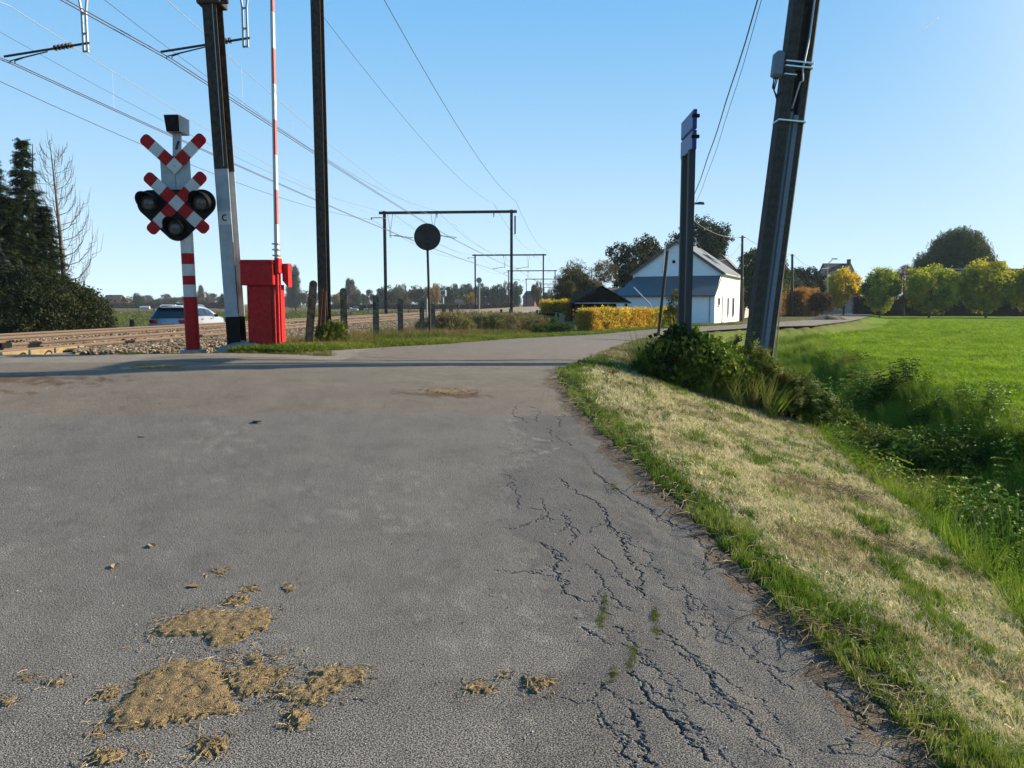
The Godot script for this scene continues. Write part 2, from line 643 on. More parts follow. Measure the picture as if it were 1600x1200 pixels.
func build_road() -> void:
	# asphalt by the camera up to the rails; finer cells where the cracks run
	var zone := Rect2(-0.35, 2.3, 0, 6.0)
	var cracks := [
		[.011, Vector2(330, 385), Vector2(375, 415), Vector2(392, 450), Vector2(385, 480), Vector2(405, 530), Vector2(425, 570), Vector2(470, 600)],
		[.011, Vector2(525, 130), Vector2(580, 175), Vector2(620, 205), Vector2(680, 245), Vector2(730, 270), Vector2(770, 300), Vector2(830, 330), Vector2(885, 350)],
		[.012, Vector2(400, 155), Vector2(450, 200), Vector2(520, 235), Vector2(565, 275), Vector2(580, 320), Vector2(620, 360), Vector2(640, 410), Vector2(650, 440), Vector2(690, 490), Vector2(700, 520), Vector2(680, 545), Vector2(715, 590)],
		[.008, Vector2(530, 395), Vector2(550, 430), Vector2(585, 455), Vector2(640, 520), Vector2(690, 570)],
		[.008, Vector2(500, 465), Vector2(545, 500), Vector2(550, 520), Vector2(590, 590)],
		[.010, Vector2(600, 690), Vector2(650, 730), Vector2(680, 780), Vector2(700, 820), Vector2(760, 850)],
		[.014, Vector2(655, 850), Vector2(690, 900), Vector2(725, 945), Vector2(770, 1000), Vector2(820, 1030), Vector2(870, 1090), Vector2(905, 1140), Vector2(930, 1170)],
		[.008, Vector2(850, 540), Vector2(860, 590), Vector2(858, 650), Vector2(875, 690), Vector2(905, 720)],
		[.010, Vector2(760, 700), Vector2(820, 750), Vector2(880, 790), Vector2(940, 880), Vector2(980, 940), Vector2(1030, 980), Vector2(1090, 1040), Vector2(1130, 1085), Vector2(1200, 1140)],
		[.012, Vector2(655, 990), Vector2(680, 1040), Vector2(700, 1090), Vector2(715, 1140)],
		[.012, Vector2(625, 1090), Vector2(635, 1130), Vector2(650, 1160)],
		[.012, Vector2(690, 1150), Vector2(740, 1190)],
		[.008, Vector2(520, 960), Vector2(540, 1010), Vector2(545, 1050)],
		[.010, Vector2(560, 890), Vector2(567, 930)], [.010, Vector2(490, 690), Vector2(505, 720)],
		[.008, Vector2(870, 360), Vector2(930, 410), Vector2(990, 480), Vector2(1050, 530), Vector2(1110, 580)],
		[.008, Vector2(210, 140), Vector2(235, 160), Vector2(230, 190), Vector2(250, 220), Vector2(262, 260)],
		[.007, Vector2(335, 230), Vector2(350, 270), Vector2(365, 310)], [.007, Vector2(410, 280), Vector2(430, 320), Vector2(460, 365)],
		[.006, Vector2(90, 485), Vector2(200, 490), Vector2(330, 500)], [.006, Vector2(700, 180), Vector2(760, 215), Vector2(800, 240)],
		[.014, Vector2(1363, 896), Vector2(1429, 965), Vector2(1493, 1017), Vector2(1546, 1075)],
		[.007, Vector2(940, 640), Vector2(1010, 740), Vector2(1100, 800), Vector2(1190, 850)],
		[.006, Vector2(800, 850), Vector2(850, 910), Vector2(865, 925)],
	]
	# two meshes: x from the left edge to the crack zone, and the crack zone itself (rows at equal distances along z)
	var xa := -0.12
	var fine := 0.0115
	var rows := []
	var d := -3.0
	while d < 2.3:
		rows.append(d)
		d += 0.25
	var cw := MB.new()
	cw.tint = true
	var crk := MB.new()
	crk.tint = true
	# coarse sheet
	var nx := 150
	var rs := []
	d = -3.0
	while d < 11.46:
		rs.append(d)
		d += 0.07
	rs.append(11.5)
	for dd in rs:
		var x0: float = -(8.5 - sin(TH) * dd) / cos(TH)
		var x1 := tab(XR, dd) + 0.04 * nz.get_noise_2d(dd * 7.0, 3.0) + 0.03 * nz2.get_noise_2d(dd * 6.0, 9.0)
		for j in nx + 1:
			var x: float
			if j <= 130:
				x = lerpf(x0, xa, pow(j / 130.0, 0.8))
			else:
				x = lerpf(xa, x1, (j - 130) / 20.0)
			cw.v.append(Vector3(x, road_h(x, -dd) + 0.006 * nz.get_noise_2d(x * 2.5, dd * 2.5), -dd))
			cw.c.append(asphalt_colour(x, dd))
	for i in rs.size() - 1:
		for j in nx:
			if j >= 130 and rs[i] >= 2.29 and rs[i] < 8.3:
				continue
			var p := i * (nx + 1) + j
			cw.ix.append_array([p, p + nx + 1, p + 1, p + 1, p + nx + 1, p + nx + 2])
	smooth_normals(cw)
	# crack sheet: exactly the same edges
	var i0 := 0
	while rs[i0] < 2.29:
		i0 += 1
	var i1 := i0
	while rs[i1] < 8.3:
		i1 += 1
	var d0: float = rs[i0]
	var d1: float = rs[i1]
	var sub := 13
	var nr := (i1 - i0) * sub
	var nc := 330
	var xe := PackedFloat32Array()
	for i in nr + 1:
		var dd := lerpf(d0, d1, float(i) / nr)
		var k := mini(int((dd - d0) / 0.07), i1 - i0 - 1)
		var ra: float = rs[i0 + k]
		var rb: float = rs[i0 + k + 1]
		var f := clampf((dd - ra) / (rb - ra), 0, 1)
		var ea := tab(XR, ra) + 0.04 * nz.get_noise_2d(ra * 7.0, 3.0) + 0.03 * nz2.get_noise_2d(ra * 6.0, 9.0)
		var eb := tab(XR, rb) + 0.04 * nz.get_noise_2d(rb * 7.0, 3.0) + 0.03 * nz2.get_noise_2d(rb * 6.0, 9.0)
		xe.append(lerpf(ea, eb, f))
	var dep := PackedFloat32Array()
	dep.resize((nr + 1) * (nc + 1))
	var paths := []
	for cr in cracks:
		paths.append([cr[0] * 0.54, px_path(cr.slice(1), 700, 680, 2.308)])
	# side branches and faint companions, so that the cracks join into a network
	for k in 26:
		var src: Array = paths[k % cracks.size()][1]
		for e in 2:
			var i := rng.randi() % (src.size() - 1)
			var p0: Vector3 = src[i].lerp(src[i + 1], rng.randf())
			var run: Vector3 = (src[i + 1] - src[i]).normalized()
			var an := rng.randf_range(.35, 1.2) * (1 if rng.randf() < .5 else -1)
			var br := [p0]
			var len := rng.randf_range(.08, .42)
			for j in 5:
				run = run.rotated(Vector3.UP, an * .5 if j == 0 else rng.randfn() * .35)
				p0 += run * len / 5.0
				br.append(p0)
			paths.append([rng.randf_range(.0026, .0042), br])
	for k in 14:
		var dd := 2.5 + 5.6 * rng.randf()
		var p0 := Vector3(tab(XR, dd) - .12 - .95 * rng.randf(), 0, -dd)
		var dr := Vector3(.35, 0, 1.0).normalized()
		var br := [p0]
		for j in 7:
			p0 += dr.rotated(Vector3.UP, rng.randfn() * .45) * rng.randf_range(.05, .13)
			br.append(p0)
		paths.append([rng.randf_range(.0026, .004), br])
	for cr in paths:
		var pts: Array = cr[1]
		var w0: float = cr[0]
		for i in pts.size() - 1:
			var a: Vector3 = pts[i]
			var b: Vector3 = pts[i + 1]
			var steps := int(a.distance_to(b) / 0.006) + 1
			for s in steps:
				var t := float(s) / steps
				var p := a.lerp(b, t)
				p.x += 0.035 * nz2.get_noise_2d(p.x * 8.0 + 40.0, p.z * 8.0) + 0.014 * nz2.get_noise_2d(p.x * 30.0, p.z * 30.0)
				p.z += 0.03 * nz2.get_noise_2d(p.x * 8.0, p.z * 8.0 + 70.0)
				var w: float = w0 * (0.46 + 0.28 * nz2.get_noise_2d(p.x * 4.0, p.z * 4.0 + 9.0))
				if w < 0.0008:
					continue
				var ri := (-p.z - d0) / (d1 - d0) * nr
				for di in range(int(ri) - 3, int(ri) + 5):
					if di < 3 or di > nr - 3:
						continue
					var dd := lerpf(d0, d1, float(di) / nr)
					var cj := (p.x - xa) / (xe[di] - xa) * nc
					for dj in range(int(cj) - 3, int(cj) + 5):
						if dj < 3 or dj > nc - 1:
							continue
						var x := lerpf(xa, xe[di], float(dj) / nc)
						var q := Vector2(x - p.x, dd + p.z).length()
						if q < w + 0.002:
							var k := di * (nc + 1) + dj
							dep[k] = maxf(dep[k], clampf((w + 0.002 - q) / 0.0025, 0, 1) * clampf(w * 6.0, 0.012, 0.03))
	for i in nr + 1:
		var dd := lerpf(d0, d1, float(i) / nr)
		for j in nc + 1:
			var x := lerpf(xa, xe[i], float(j) / nc)
			var inside := clampf(minf(minf(i, nr - i) / 6.0, j / 8.0), 0, 1)
			var rough := 0.012 * nz.get_noise_2d(x * 7.0, dd * 5.0) * smoothstep(0.3, 0.9, x) + 0.0008 * nz2.get_noise_2d(x * 14.0, dd * 14.0)
			crk.v.append(Vector3(x, road_h(x, -dd) + 0.006 * nz.get_noise_2d(x * 2.5, dd * 2.5) + inside * rough - dep[i * (nc + 1) + j] - 0.03 * smoothstep(0.985, 1.0, float(j) / nc), -dd))
			crk.c.append(asphalt_colour(x, dd))
	for i in nr:
		for j in nc:
			var p := i * (nc + 1) + j
			crk.ix.append_array([p, p + nc + 1, p + 1, p + 1, p + nc + 1, p + nc + 2])
	smooth_normals(crk)
	var road := Node3D.new()
	road.name = "road"
	add_child(road)
	road.set_meta("kind", "structure")
	put("asphalt", cw, M["asphalt"], road)
	put("cracked_asphalt", crk, M["asphalt"], road)
	# road past the crossing, bending right in front of the house
	var leg := MB.new()
	leg.tint = true
	d = 11.5
	var nl := 16
	var count := 0
	while d < 190.0:
		var x0 := tab(XL, d) + 0.08 * nz.get_noise_2d(d * 2.0, 50.0)
		var x1 := tab(XR, d) + 0.08 * nz.get_noise_2d(d * 2.0, 80.0)
		for j in nl + 1:
			var x := lerpf(x0, x1, float(j) / nl)
			leg.v.append(Vector3(x, H(x, -d) + 0.012 + 0.03 * (1 - pow(abs(2.0 * j / nl - 1), 2.0)) * smoothstep(11.5, 14.0, d) - 0.012 * (1 - smoothstep(11.5, 12.0, d)), -d))
			leg.c.append(asphalt_colour(x, d))
		count += 1
		d += 0.25 if d < 40 else 1.0
	for i in count - 1:
		for j in nl:
			var p := i * (nl + 1) + j
			leg.ix.append_array([p, p + nl + 1, p + 1, p + 1, p + nl + 1, p + nl + 2])
	smooth_normals(leg)
	put("lane", leg, M["asphalt"], road)
	# far side: narrow road beyond the tracks on which the car drives
	var fr := MB.new()
	fr.tint = true
	for i in 80:
		var s := -20.0 + i * 3.0
		for j in 2:
			fr.v.append(rl(s, 16.7 + 3.6 * j, 0.05))
			fr.c.append(Color(.33, .31, .29))
	for i in 79:
		var p := i * 2
		fr.ix.append_array([p, p + 1, p + 2, p + 2, p + 1, p + 3])
	smooth_normals(fr)
	put("far_lane", fr, M["asphalt"], road)

func smooth_normals(mb: MB) -> void:
	mb.n.resize(mb.v.size())
	mb.n.fill(Vector3.ZERO)
	for i in range(0, mb.ix.size(), 3):
		var a := mb.ix[i]
		var b := mb.ix[i + 1]
		var c := mb.ix[i + 2]
		var m := (mb.v[c] - mb.v[a]).cross(mb.v[b] - mb.v[a])
		if m.y < 0:
			mb.ix[i + 1] = c
			mb.ix[i + 2] = b
			m = -m
		mb.n[a] += m
		mb.n[b] += m
		mb.n[c] += m
	for i in mb.n.size():
		mb.n[i] = mb.n[i].normalized() if mb.n[i].length() > 1e-12 else Vector3.UP

func asphalt_colour(x: float, d: float) -> Color:
	# younger dark mix by the camera, older brownish mix past the seam, pale crossing mouth; stains with ragged outlines
	var n1 := nz.get_noise_2d(x * 1.5, d * 1.5)
	var n2 := nz2.get_noise_2d(x * 3.0, d * 3.0)
	var c := Color(.335, .325, .312)
	# older, darker strip along the broken right edge; chalky dried patches elsewhere
	if x > 0.2 + 0.5 * n1 + 0.25 * n2 - 0.06 * (d - 3.0):
		c = Color(.27, .262, .255)
	elif n2 + 0.7 * n1 > 0.62 - 0.1 * smoothstep(-1.5, -4.0, x):
		c = Color(.42, .41, .39)
	var seam := 7.55 + 0.06 * x + 0.05 * n2 - 0.15 * smoothstep(-1.0, -4.0, x)
	if d > seam:
		c = Color(.37, .325, .275)
	if d > 11.0 + 0.3 * n1 - 0.4 * smoothstep(-4.0, -2.0, x) and x < -2.4 or (d > 9.9 and x < -5.0):
		c = Color(.5, .45, .38)
	if d > 13:
		c = Color(.36, .325, .29)
	for s in [[-5.9, 8.35, 1.3, .35], [-6.2, 8.15, .8, .2], [-.75, 8.3, .6, .12], [-4.0, 10.0, .35, .08], [-5.3, 7.75, .5, .08]]:
		var q := Vector2((x - s[0]) / s[2], (d - s[1]) / s[3]).length() + 0.8 * n2 + 0.5 * n1
		if q < 1:
			c = c.lerp(Color(.2, .12, .06), minf(1.0, (1 - q) * 3.0) * 0.85)
	# crumbs of soil along the broken edge
	var e := tab(XR, d) - x
	if d < 11 and e < 0.16 + 0.14 * n2 + 0.1 * n1:
		c = c.lerp(Color(.22, .155, .095), 0.8)
	return c

func rail_mesh(s0: float, s1: float, l: float, top: float, web: MB, head: MB) -> void:
	# foot, web and head of a flat-bottomed rail
	for q in [[0.15, -.172, -.145], [.016, -.145, -.04], [.072, -.04, -.006]]:
		var c := rl((s0 + s1) / 2, l, top + (q[1] + q[2]) / 2)
		web.box(Transform3D(Basis(Vector3.UP, -TH), c), Vector3(q[0], q[2] - q[1], s1 - s0))
	head.box(Transform3D(Basis(Vector3.UP, -TH), rl((s0 + s1) / 2, l, top - .001)), Vector3(.062, .012, s1 - s0))

const NEAR_L := 10.05
const FAR_L := 13.75
const RAIL := 0.85

func build_railway() -> void:
	# ballast bed
	var bed := MB.new()
	var prof := [[6.45, .62], [6.9, .73], [8.2, .77], [9.0, .775], [9.5, .72], [10.6, .72], [11.0, .76], [12.8, .76], [13.2, .72], [14.3, .72], [15.1, .7], [15.6, .56], [16.5, -.05]]
	var ss := []
	var s := 11.6
	while s < 700:
		ss.append(s)
		s *= 1.06
	for i in ss.size():
		for j in prof.size():
			var q: Array = prof[j]
			var f := smoothstep(11.6, 14.0, ss[i])
			var lift: float = 0.03 * nz.get_noise_2d(ss[i] * 2.0, q[0] * 2.0)
			bed.v.append(rl(ss[i], q[0], (q[1] if j else lerpf(0.7, 0.55, f)) + lift - 0.02))
	bed.n.resize(bed.v.size())
	for i in ss.size() - 1:
		for j in prof.size() - 1:
			var p := i * prof.size() + j
			bed.ix.append_array([p, p + prof.size(), p + 1, p + 1, p + prof.size(), p + prof.size() + 1])
	smooth_normals(bed)
	tag(put("track_bed", bed, M["stone"]), "", "", "", "structure")
	# loose ballast stones
	var rock := MB.new()
	var ico := SphereMesh.new()
	ico.radial_segments = 6
	ico.rings = 3
	var arr := ico.get_mesh_arrays()
	var vv: PackedVector3Array = arr[Mesh.ARRAY_VERTEX]
	var id: PackedInt32Array = arr[Mesh.ARRAY_INDEX]
	var jit := {}
	for i in range(0, id.size(), 3):
		var t := []
		for k in 3:
			var p := vv[id[i + k]]
			var key := p.snapped(Vector3.ONE * 0.01)
			if not jit.has(key):
				jit[key] = key * 2.0 * (1.0 + 0.35 * nz.get_noise_3dv(key * 9.0 + Vector3(3, 1, 7)))
			t.append(jit[key])
		rock.tri(t[0], t[2], t[1])
	var rm := rock.mesh()
	var b := Buf.new()
	var tones := [Color(.2, .15, .1), Color(.28, .215, .145), Color(.14, .105, .07), Color(.36, .29, .2), Color(.21, .14, .09)]
	for i in 60000:
		s = 11.3 + 60.0 * pow(rng.randf(), 2.2)
		var l := rng.randf_range(6.5, 9.25)
		if rng.randf() < 0.35:
			l = rng.randf_range(9.35, 16.0)
		var edge := 11.7 + 0.5 * nz2.get_noise_2d(l * 2.0, 5.0) + maxf(0.0, (l - 7.7)) * 0.95
		if s < edge:
			continue
		var y := 0.0
		for j in prof.size() - 1:
			if l >= prof[j][0] and l <= prof[j + 1][0]:
				y = lerpf(prof[j][1], prof[j + 1][1], (l - prof[j][0]) / (prof[j + 1][0] - prof[j][0]))
		var heap := 0.09 * smoothstep(8.6, 7.6, absf(l - 7.4) + 7.4) * (1.0 - smoothstep(14.0, 20.0, s))
		var r := rng.randf_range(.018, .038) * (1.0 + s / 60.0)
		var bs := Basis.from_euler(Vector3(rng.randf() * TAU, rng.randf() * TAU, rng.randf() * TAU)).scaled(Vector3(r * rng.randf_range(.8, 1.3), r * rng.randf_range(.55, .9), r))
		b.add(rl(s, l, y + heap * rng.randf_range(0.0, 1.0) + rng.randf_range(-.01, .02)), bs, tones[rng.randi() % 5] * rng.randf_range(.75, 1.2))
	tag(multi("ballast_gravel", b, rm, M["stone_tint"]), "loose brown ballast stones of the track bed", "gravel", "", "stuff")
	# two tracks
	var sleeper := MB.new()
	sleeper.bx(Vector3.ZERO, Vector3(2.5, .2, .26), .02)
	var slm := sleeper.mesh()
	for k in 2:
		var lc: float = [NEAR_L, FAR_L][k]
		var t := thing("railway_track", ["rusty railway track next to the barrier and crossing signal", "second rusty railway track, beyond the one by the barrier"][k], "railway track", Vector3.ZERO, 0, "pair of railway tracks")
		for side in [-1, 1]:
			var web := MB.new()
			var head := MB.new()
			rail_mesh(-12, 650, lc + side * 0.752, RAIL, web, head)
			var r := put("rail", web, M["rail_rust"], t)
			put("running_surface", head, M["rail_top"], r)
		for i in 50:
			var o := put("sleeper", slm, M["concrete"], t)
			o.position = rl(12.6 + i * 0.6, lc, RAIL - .172 - .13)
			o.rotation.y = -TH
		if k == 0:
			for i in 5:
				var cl := MB.new()
				var p := at([140.0, 153, 172, 207, 233][i], [551.0, 550, 549, 546, 544][i], 12.2)
				p = rl(10.6 + i * 0.62, 8.95, .77)
				var pts := []
				for q in 9:
					var an := PI * q / 8.0
					pts.append(p + rl(cos(an) * .075, 0, 0) + Vector3(0, sin(an) * .075, 0) + rl(0, .05 * cos(an), 0))
				cl.tube(pts, [.014], 6)
				put("spring_clip", cl, M["rubber"], t)
			var jb := MB.new()
			jb.box(Transform3D(Basis(Vector3.UP, -TH), rl(13.5, 10.7, RAIL - .02)), Vector3(.12, .1, .28), .015)
			put("rail_contact_box", jb, M["black_paint"], t)
	# crossing panels between and beside the rails
	var cp := thing("crossing_deck", "ochre crossing slabs laid along the rails beside the asphalt", "crossing slab")
	for q in [[8.52, 9.2, .84, 4.5, 10.4], [9.40, 10.72, .835, 4.0, 11.2], [10.92, 12.9, .835, 4.0, 10.8], [13.08, 14.42, .835, 4.0, 10.8], [14.62, 17.2, .83, 4.0, 10.6]]:
		for i in 4:
			var a: float = lerpf(q[3], q[4], i / 4.0)
			var e: float = lerpf(q[3], q[4], (i + 1) / 4.0) - .015
			var sl := MB.new()
			sl.box(Transform3D(Basis(Vector3.UP, -TH), rl((a + e) / 2, (q[0] + q[1]) / 2, q[2] - .1)), Vector3(q[1] - q[0], .2, e - a), .012)
			put("slab", sl, M["ochre_panel"], cp)
	var kerb := MB.new()
	kerb.box(Transform3D(Basis(Vector3.UP, -TH), rl(11.1, 9.11, .73)), Vector3(.12, .22, 4.6), .01)
	put("edge_beam", kerb, M["ochre_panel"], cp)
	# portals
	var px := [17.0, 65.0, 122.0, 180.0, 240.0, 300.0, 362.0]
	for i in px.size():
		portal(px[i], i)
	# wires; contact wires run in pairs, hung by droppers from the bearing wire
	for k in 2:
		var lc: float = [NEAR_L, FAR_L][k]
		var w := thing("contact_wire", ["double contact wire strung over the track by the barrier", "double contact wire strung over the farther track"][k], "wire", Vector3.ZERO, 0, "overhead wires")
		var stag := [-.95, .5, -.2, .2, -.2, .2, -.2]
		var pp := [-36.0] + px
		var cm := MB.new()
		var bm := MB.new()
		var dm := MB.new()
		for i in pp.size() - 1:
			var l0: float = lc + (stag[i - 1] if i else .3)
			var l1: float = lc + stag[i]
			var segs := 12
			for o in [-.05, .05]:
				var pts := []
				for j in segs + 1:
					var f := float(j) / segs
					pts.append(rl(lerpf(pp[i], pp[i + 1], f), lerpf(l0, l1, f) + o, 7.0 - .12 * 4 * f * (1 - f)))
				cm.tube(pts, [.011 if i < 2 else .013], 5, false)
			var bp := []
			for j in segs + 1:
				var f := float(j) / segs
				bp.append(rl(lerpf(pp[i], pp[i + 1], f), lerpf(l0, l1, f), 8.25 - .85 * 4 * f * (1 - f)))
				if i < 4 and j > 0 and j < segs:
					var p: Vector3 = bp[j]
					dm.tube([p, Vector3(p.x, 6.98 - .12 * 4 * f * (1 - f), p.z)], [.004], 4, false)
			bm.tube(bp, [.008 if i < 2 else .011], 5, false)
		put("contact_pair", cm, M["copper_wire"], w)
		put("bearing_wire", bm, M["bright_wire"], w)
		put("dropper", dm, M["bright_wire"], w)
	var fl := [[17.6, 8.7, .9, "feeder wire hung outside the far masts of the railway portals", .011], [5.35, 10.1, .9, "return wire carried along the tops of the nearer portal masts", .011], [7.2, 9.9, .9, "thin wire strung between the portal beams, nearer the road than the tracks", .007], [12.0, 9.4, 1.0, "thin wire strung between the portal beams above the gap between both tracks", .007], [15.9, 9.3, 1.0, "thin wire strung between the portal beams near the far masts", .006]]
	for q in fl:
		var m := MB.new()
		var pp := [-36.0] + px
		for i in pp.size() - 1:
			var pts := []
			for j in 13:
				var f := j / 12.0
				pts.append(rl(lerpf(pp[i], pp[i + 1], f), q[0], q[1] - q[2] * 4 * f * (1 - f)))
			m.tube(pts, [q[4] if i < 2 else .012], 5, false)
		tag(put("overhead_wire", m, M["wire"]), q[3], "wire", "overhead wires")

func hbeam(mb: MB, a: Vector3, b: Vector3, w: float, dp: float, side := Vector3.RIGHT) -> void:
	var y := (b - a).normalized()
	var z := side.cross(y).normalized()
	mb.bar(a + z * (dp / 2 - .008), b + z * (dp / 2 - .008), w, .016, side)
	mb.bar(a - z * (dp / 2 - .008), b - z * (dp / 2 - .008), w, .016, side)
	mb.bar(a, b, .012, dp - .034, side)

func portal(s: float, i: int) -> void:
	var labs := ["tall dark steel portal with one mast right behind the leaning concrete post", "dark steel portal over the tracks just past the round sign's back", "second steel portal beyond the round sign's back", "third steel portal along the tracks beyond the round sign", "fourth steel portal along the tracks beyond the round sign", "fifth steel portal along the tracks beyond the round sign", "last and smallest steel portal down the tracks"]
	var t := thing("railway_portal", labs[i], "railway portal", rl(s, 11.0, 0.3), 0, "steel portals over the tracks")
	var inv := t.transform.affine_inverse()
	var side := rl(0, -1, 0)
	var top := 9.25
	var n0 := 5.72
	var n1 := 16.5
	for l in [n0, n1]:
		var m := MB.new()
		hbeam(m, inv * rl(s, l, 0.2), inv * rl(s, l, top + .15), .21, .26, side)
		put("mast", m, M["mast_steel"], t)
	var bm := MB.new()
	bm.bar(inv * rl(s, n0 - .45, top), inv * rl(s, n1 + .45, top), .22, .2, Vector3.UP)
	put("beam", bm, M["mast_steel"], t)
	if i > 5:
		return
	for k in 2:
		var lc: float = [NEAR_L, FAR_L][k]
		var dirn := 1.0 if i % 2 == 0 else -1.0
		if i == 1:
			dirn = -1.0
		# the drop stands beside the wire; the arm reaches to it
		var wl: float = lc + [-.95, .5, -.2, .2, -.2, .2, -.2][i]
		var dl: float = wl - dirn * 1.75
		var dr := MB.new()
		for o in [-.22, .22]:
			dr.bar(inv * rl(s, dl + o, top - .08), inv * rl(s, dl + o * .22, 8.05), .035, .05, side)
			dr.bar(inv * rl(s, dl + o * .22, 8.05), inv * rl(s, dl + o * .22, 7.2), .035, .05, side)
		for y in [7.22, 7.6, 8.03]:
			dr.bar(inv * rl(s, dl - .05, y), inv * rl(s, dl + .05, y), .03, .05, Vector3.UP)
		put("drop_bracket", dr, M["galvanised"], t)
		var ar := MB.new()
		ar.tube([inv * rl(s, dl - dirn * .1, 7.4), inv * rl(s, dl + dirn * 1.95, 7.16)], [.026], 8)
		for o in [0.0, .12]:
			ar.tube([inv * rl(s, dl + dirn * .9, 7.27 - .03), inv * rl(s, wl + dirn * o * .4 - dirn * .25, 7.12), inv * rl(s, wl + dirn * (o - .05), 7.06), inv * rl(s, wl + dirn * (o - .05), 7.0)], [.014], 6)
		var am := put("steady_arm", ar, M["wire"], t)
		var ins := MB.new()
		for q in 5:
			var f := .17 + q * .045
			var p := inv * rl(s, dl + dirn * 2.0 * f, lerpf(7.4, 7.16, f))
			var p2 := inv * rl(s, dl + dirn * 2.0 * (f + .02), lerpf(7.4, 7.16, f + .02))
			ins.cyl(p, p2, .07, .055, 10)
		put("insulator", ins, M["insulator"], am)
	for l in [7.2, 12.0]:
		var hb := MB.new()
		hb.tube([inv * rl(s, l, top - .1), inv * rl(s, l, top - .45)], [.05, .03], 8)
		put("hanger", hb, M["insulator"], t)
	var sb := MB.new()
	sb.bar(inv * rl(s, n1 + .05, 8.85), inv * rl(s, n1 + 1.2, 8.85), .06, .06, Vector3.UP)
	sb.tube([inv * rl(s, n1 + 1.1, 8.85), inv * rl(s, n1 + 1.1, 8.7)], [.05], 8)
	put("side_bracket", sb, M["mast_steel"], t)
	if i == 1:
		var cab := MB.new()
		cab.bar(inv * rl(s, n0 - .3, 8.9), inv * rl(s, n0 - .3, 7.4), .12, .12, side)
		put("tension_weight", cab, M["mast_steel"], t)

# ---------- plants ----------
var S := {}

func leaf_at(mb: MB, p: Vector3, dir: Vector3, up: Vector3, len: float, wid: float) -> void:
	var x := dir.cross(up).normalized() * wid * 0.5
	var u := x.cross(dir).normalized() * wid * 0.18
	var m := p + dir * len * 0.45
	mb.tri(p, m + x + u, p + dir * len)
	mb.tri(p, p + dir * len, m - x + u)

func rdir() -> Vector3:
	var z := rng.randf_range(-1, 1)
	var a := rng.randf() * TAU
	var r := sqrt(1 - z * z)
	return Vector3(r * cos(a), z, r * sin(a))

func make_sprays() -> void:
	var mb := MB.new()
	for i in 11:
		var p := rdir() * rng.randf_range(.2, .75)
		leaf_at(mb, p, (rdir() + Vector3(0, -.25, 0)).normalized(), (rdir() * .6 + Vector3.UP).normalized(), rng.randf_range(.42, .65), rng.randf_range(.3, .42))
	S["broad"] = mb.mesh()
	mb = MB.new()
	for i in 22:
		var p := rdir() * rng.randf_range(.1, .9)
		leaf_at(mb, p, (rdir() + Vector3(0, -.15, 0)).normalized(), (rdir() * .7 + Vector3.UP).normalized(), rng.randf_range(.24, .4), rng.randf_range(.15, .22))
	S["fine"] = mb.mesh()
	mb = MB.new()
	for i in 5:
		var f := i / 5.0
		for k in 5:
			var a := TAU * k / 5.0 + i
			leaf_at(mb, Vector3(f * .9, -f * f * .25, 0), Vector3(.75, sin(a) * .45 - .2, cos(a) * .75).normalized(), Vector3.UP, .42 * (1.1 - f * .6), .1)
	S["conifer"] = mb.mesh()
	mb = MB.new()
	for i in 12:
		var f := i / 12.0
		var a := i * 2.4
		leaf_at(mb, Vector3(sin(f * 3) * .12, -f, cos(f * 2.3) * .08), Vector3(cos(a) * .5, -.8, sin(a) * .5).normalized(), Vector3(sin(a), .1, cos(a)), .2, .06)
	S["strand"] = mb.mesh()
	# grass: unit height
	for q in [["grass", 16, .34, .5, .05], ["short", 22, .85, .8, .075], ["long", 13, .22, .55, .028]]:
		mb = MB.new()
		for i in q[1]:
			var a := rng.randf() * TAU
			var o: Vector3 = Vector3(cos(a), 0, sin(a)) * q[2] * sqrt(rng.randf())
			var h := rng.randf_range(.55, 1.0)
			var b := rng.randf() * TAU
			var lean: Vector3 = Vector3(cos(b), 0, sin(b)) * rng.randf_range(.1, 1.0) * q[3]
			var w: Vector3 = Vector3(-sin(b + .6), 0, cos(b + .6)) * q[4] * .5
			var p1: Vector3 = o + Vector3(0, h * .55, 0) + lean * .3
			var p2: Vector3 = o + Vector3(0, h * rng.randf_range(.75, 1.0), 0) + lean
			mb.tri(o - w, o + w, p1 + w * .8)
			mb.tri(o - w, p1 + w * .8, p1 - w * .8)
			mb.tri(p1 - w * .8, p1 + w * .8, p2)
		S[q[0]] = mb.mesh()
	# leafy weed: stem with pairs of toothed leaves
	mb = MB.new()
	for k in 4:
		var a := rng.randf() * TAU
		var lean := Vector3(cos(a), 0, sin(a)) * .35
		for i in 6:
			var f := (i + 1) / 6.5
			var p := lean * f * f + Vector3(cos(a), 0, sin(a)) * .1 + Vector3(0, f, 0)
			for e in 2:
				var b := a + i * 1.6 + e * PI
				leaf_at(mb, p, Vector3(cos(b), -.15, sin(b)).normalized(), Vector3.UP, .3 * (1.2 - f * .6), .17)
	S["weed"] = mb.mesh()

func pal(cols: Array, p: Vector3) -> Color:
	var f := clampf(nz.get_noise_3dv(p * 1.3) * 0.9 + 0.5 + rng.randf_range(-.3, .3), 0, 0.999) * (cols.size() - 1)
	var c: Color = cols[int(f)].lerp(cols[int(f) + 1], f - int(f))
	return c * rng.randf_range(.8, 1.2)

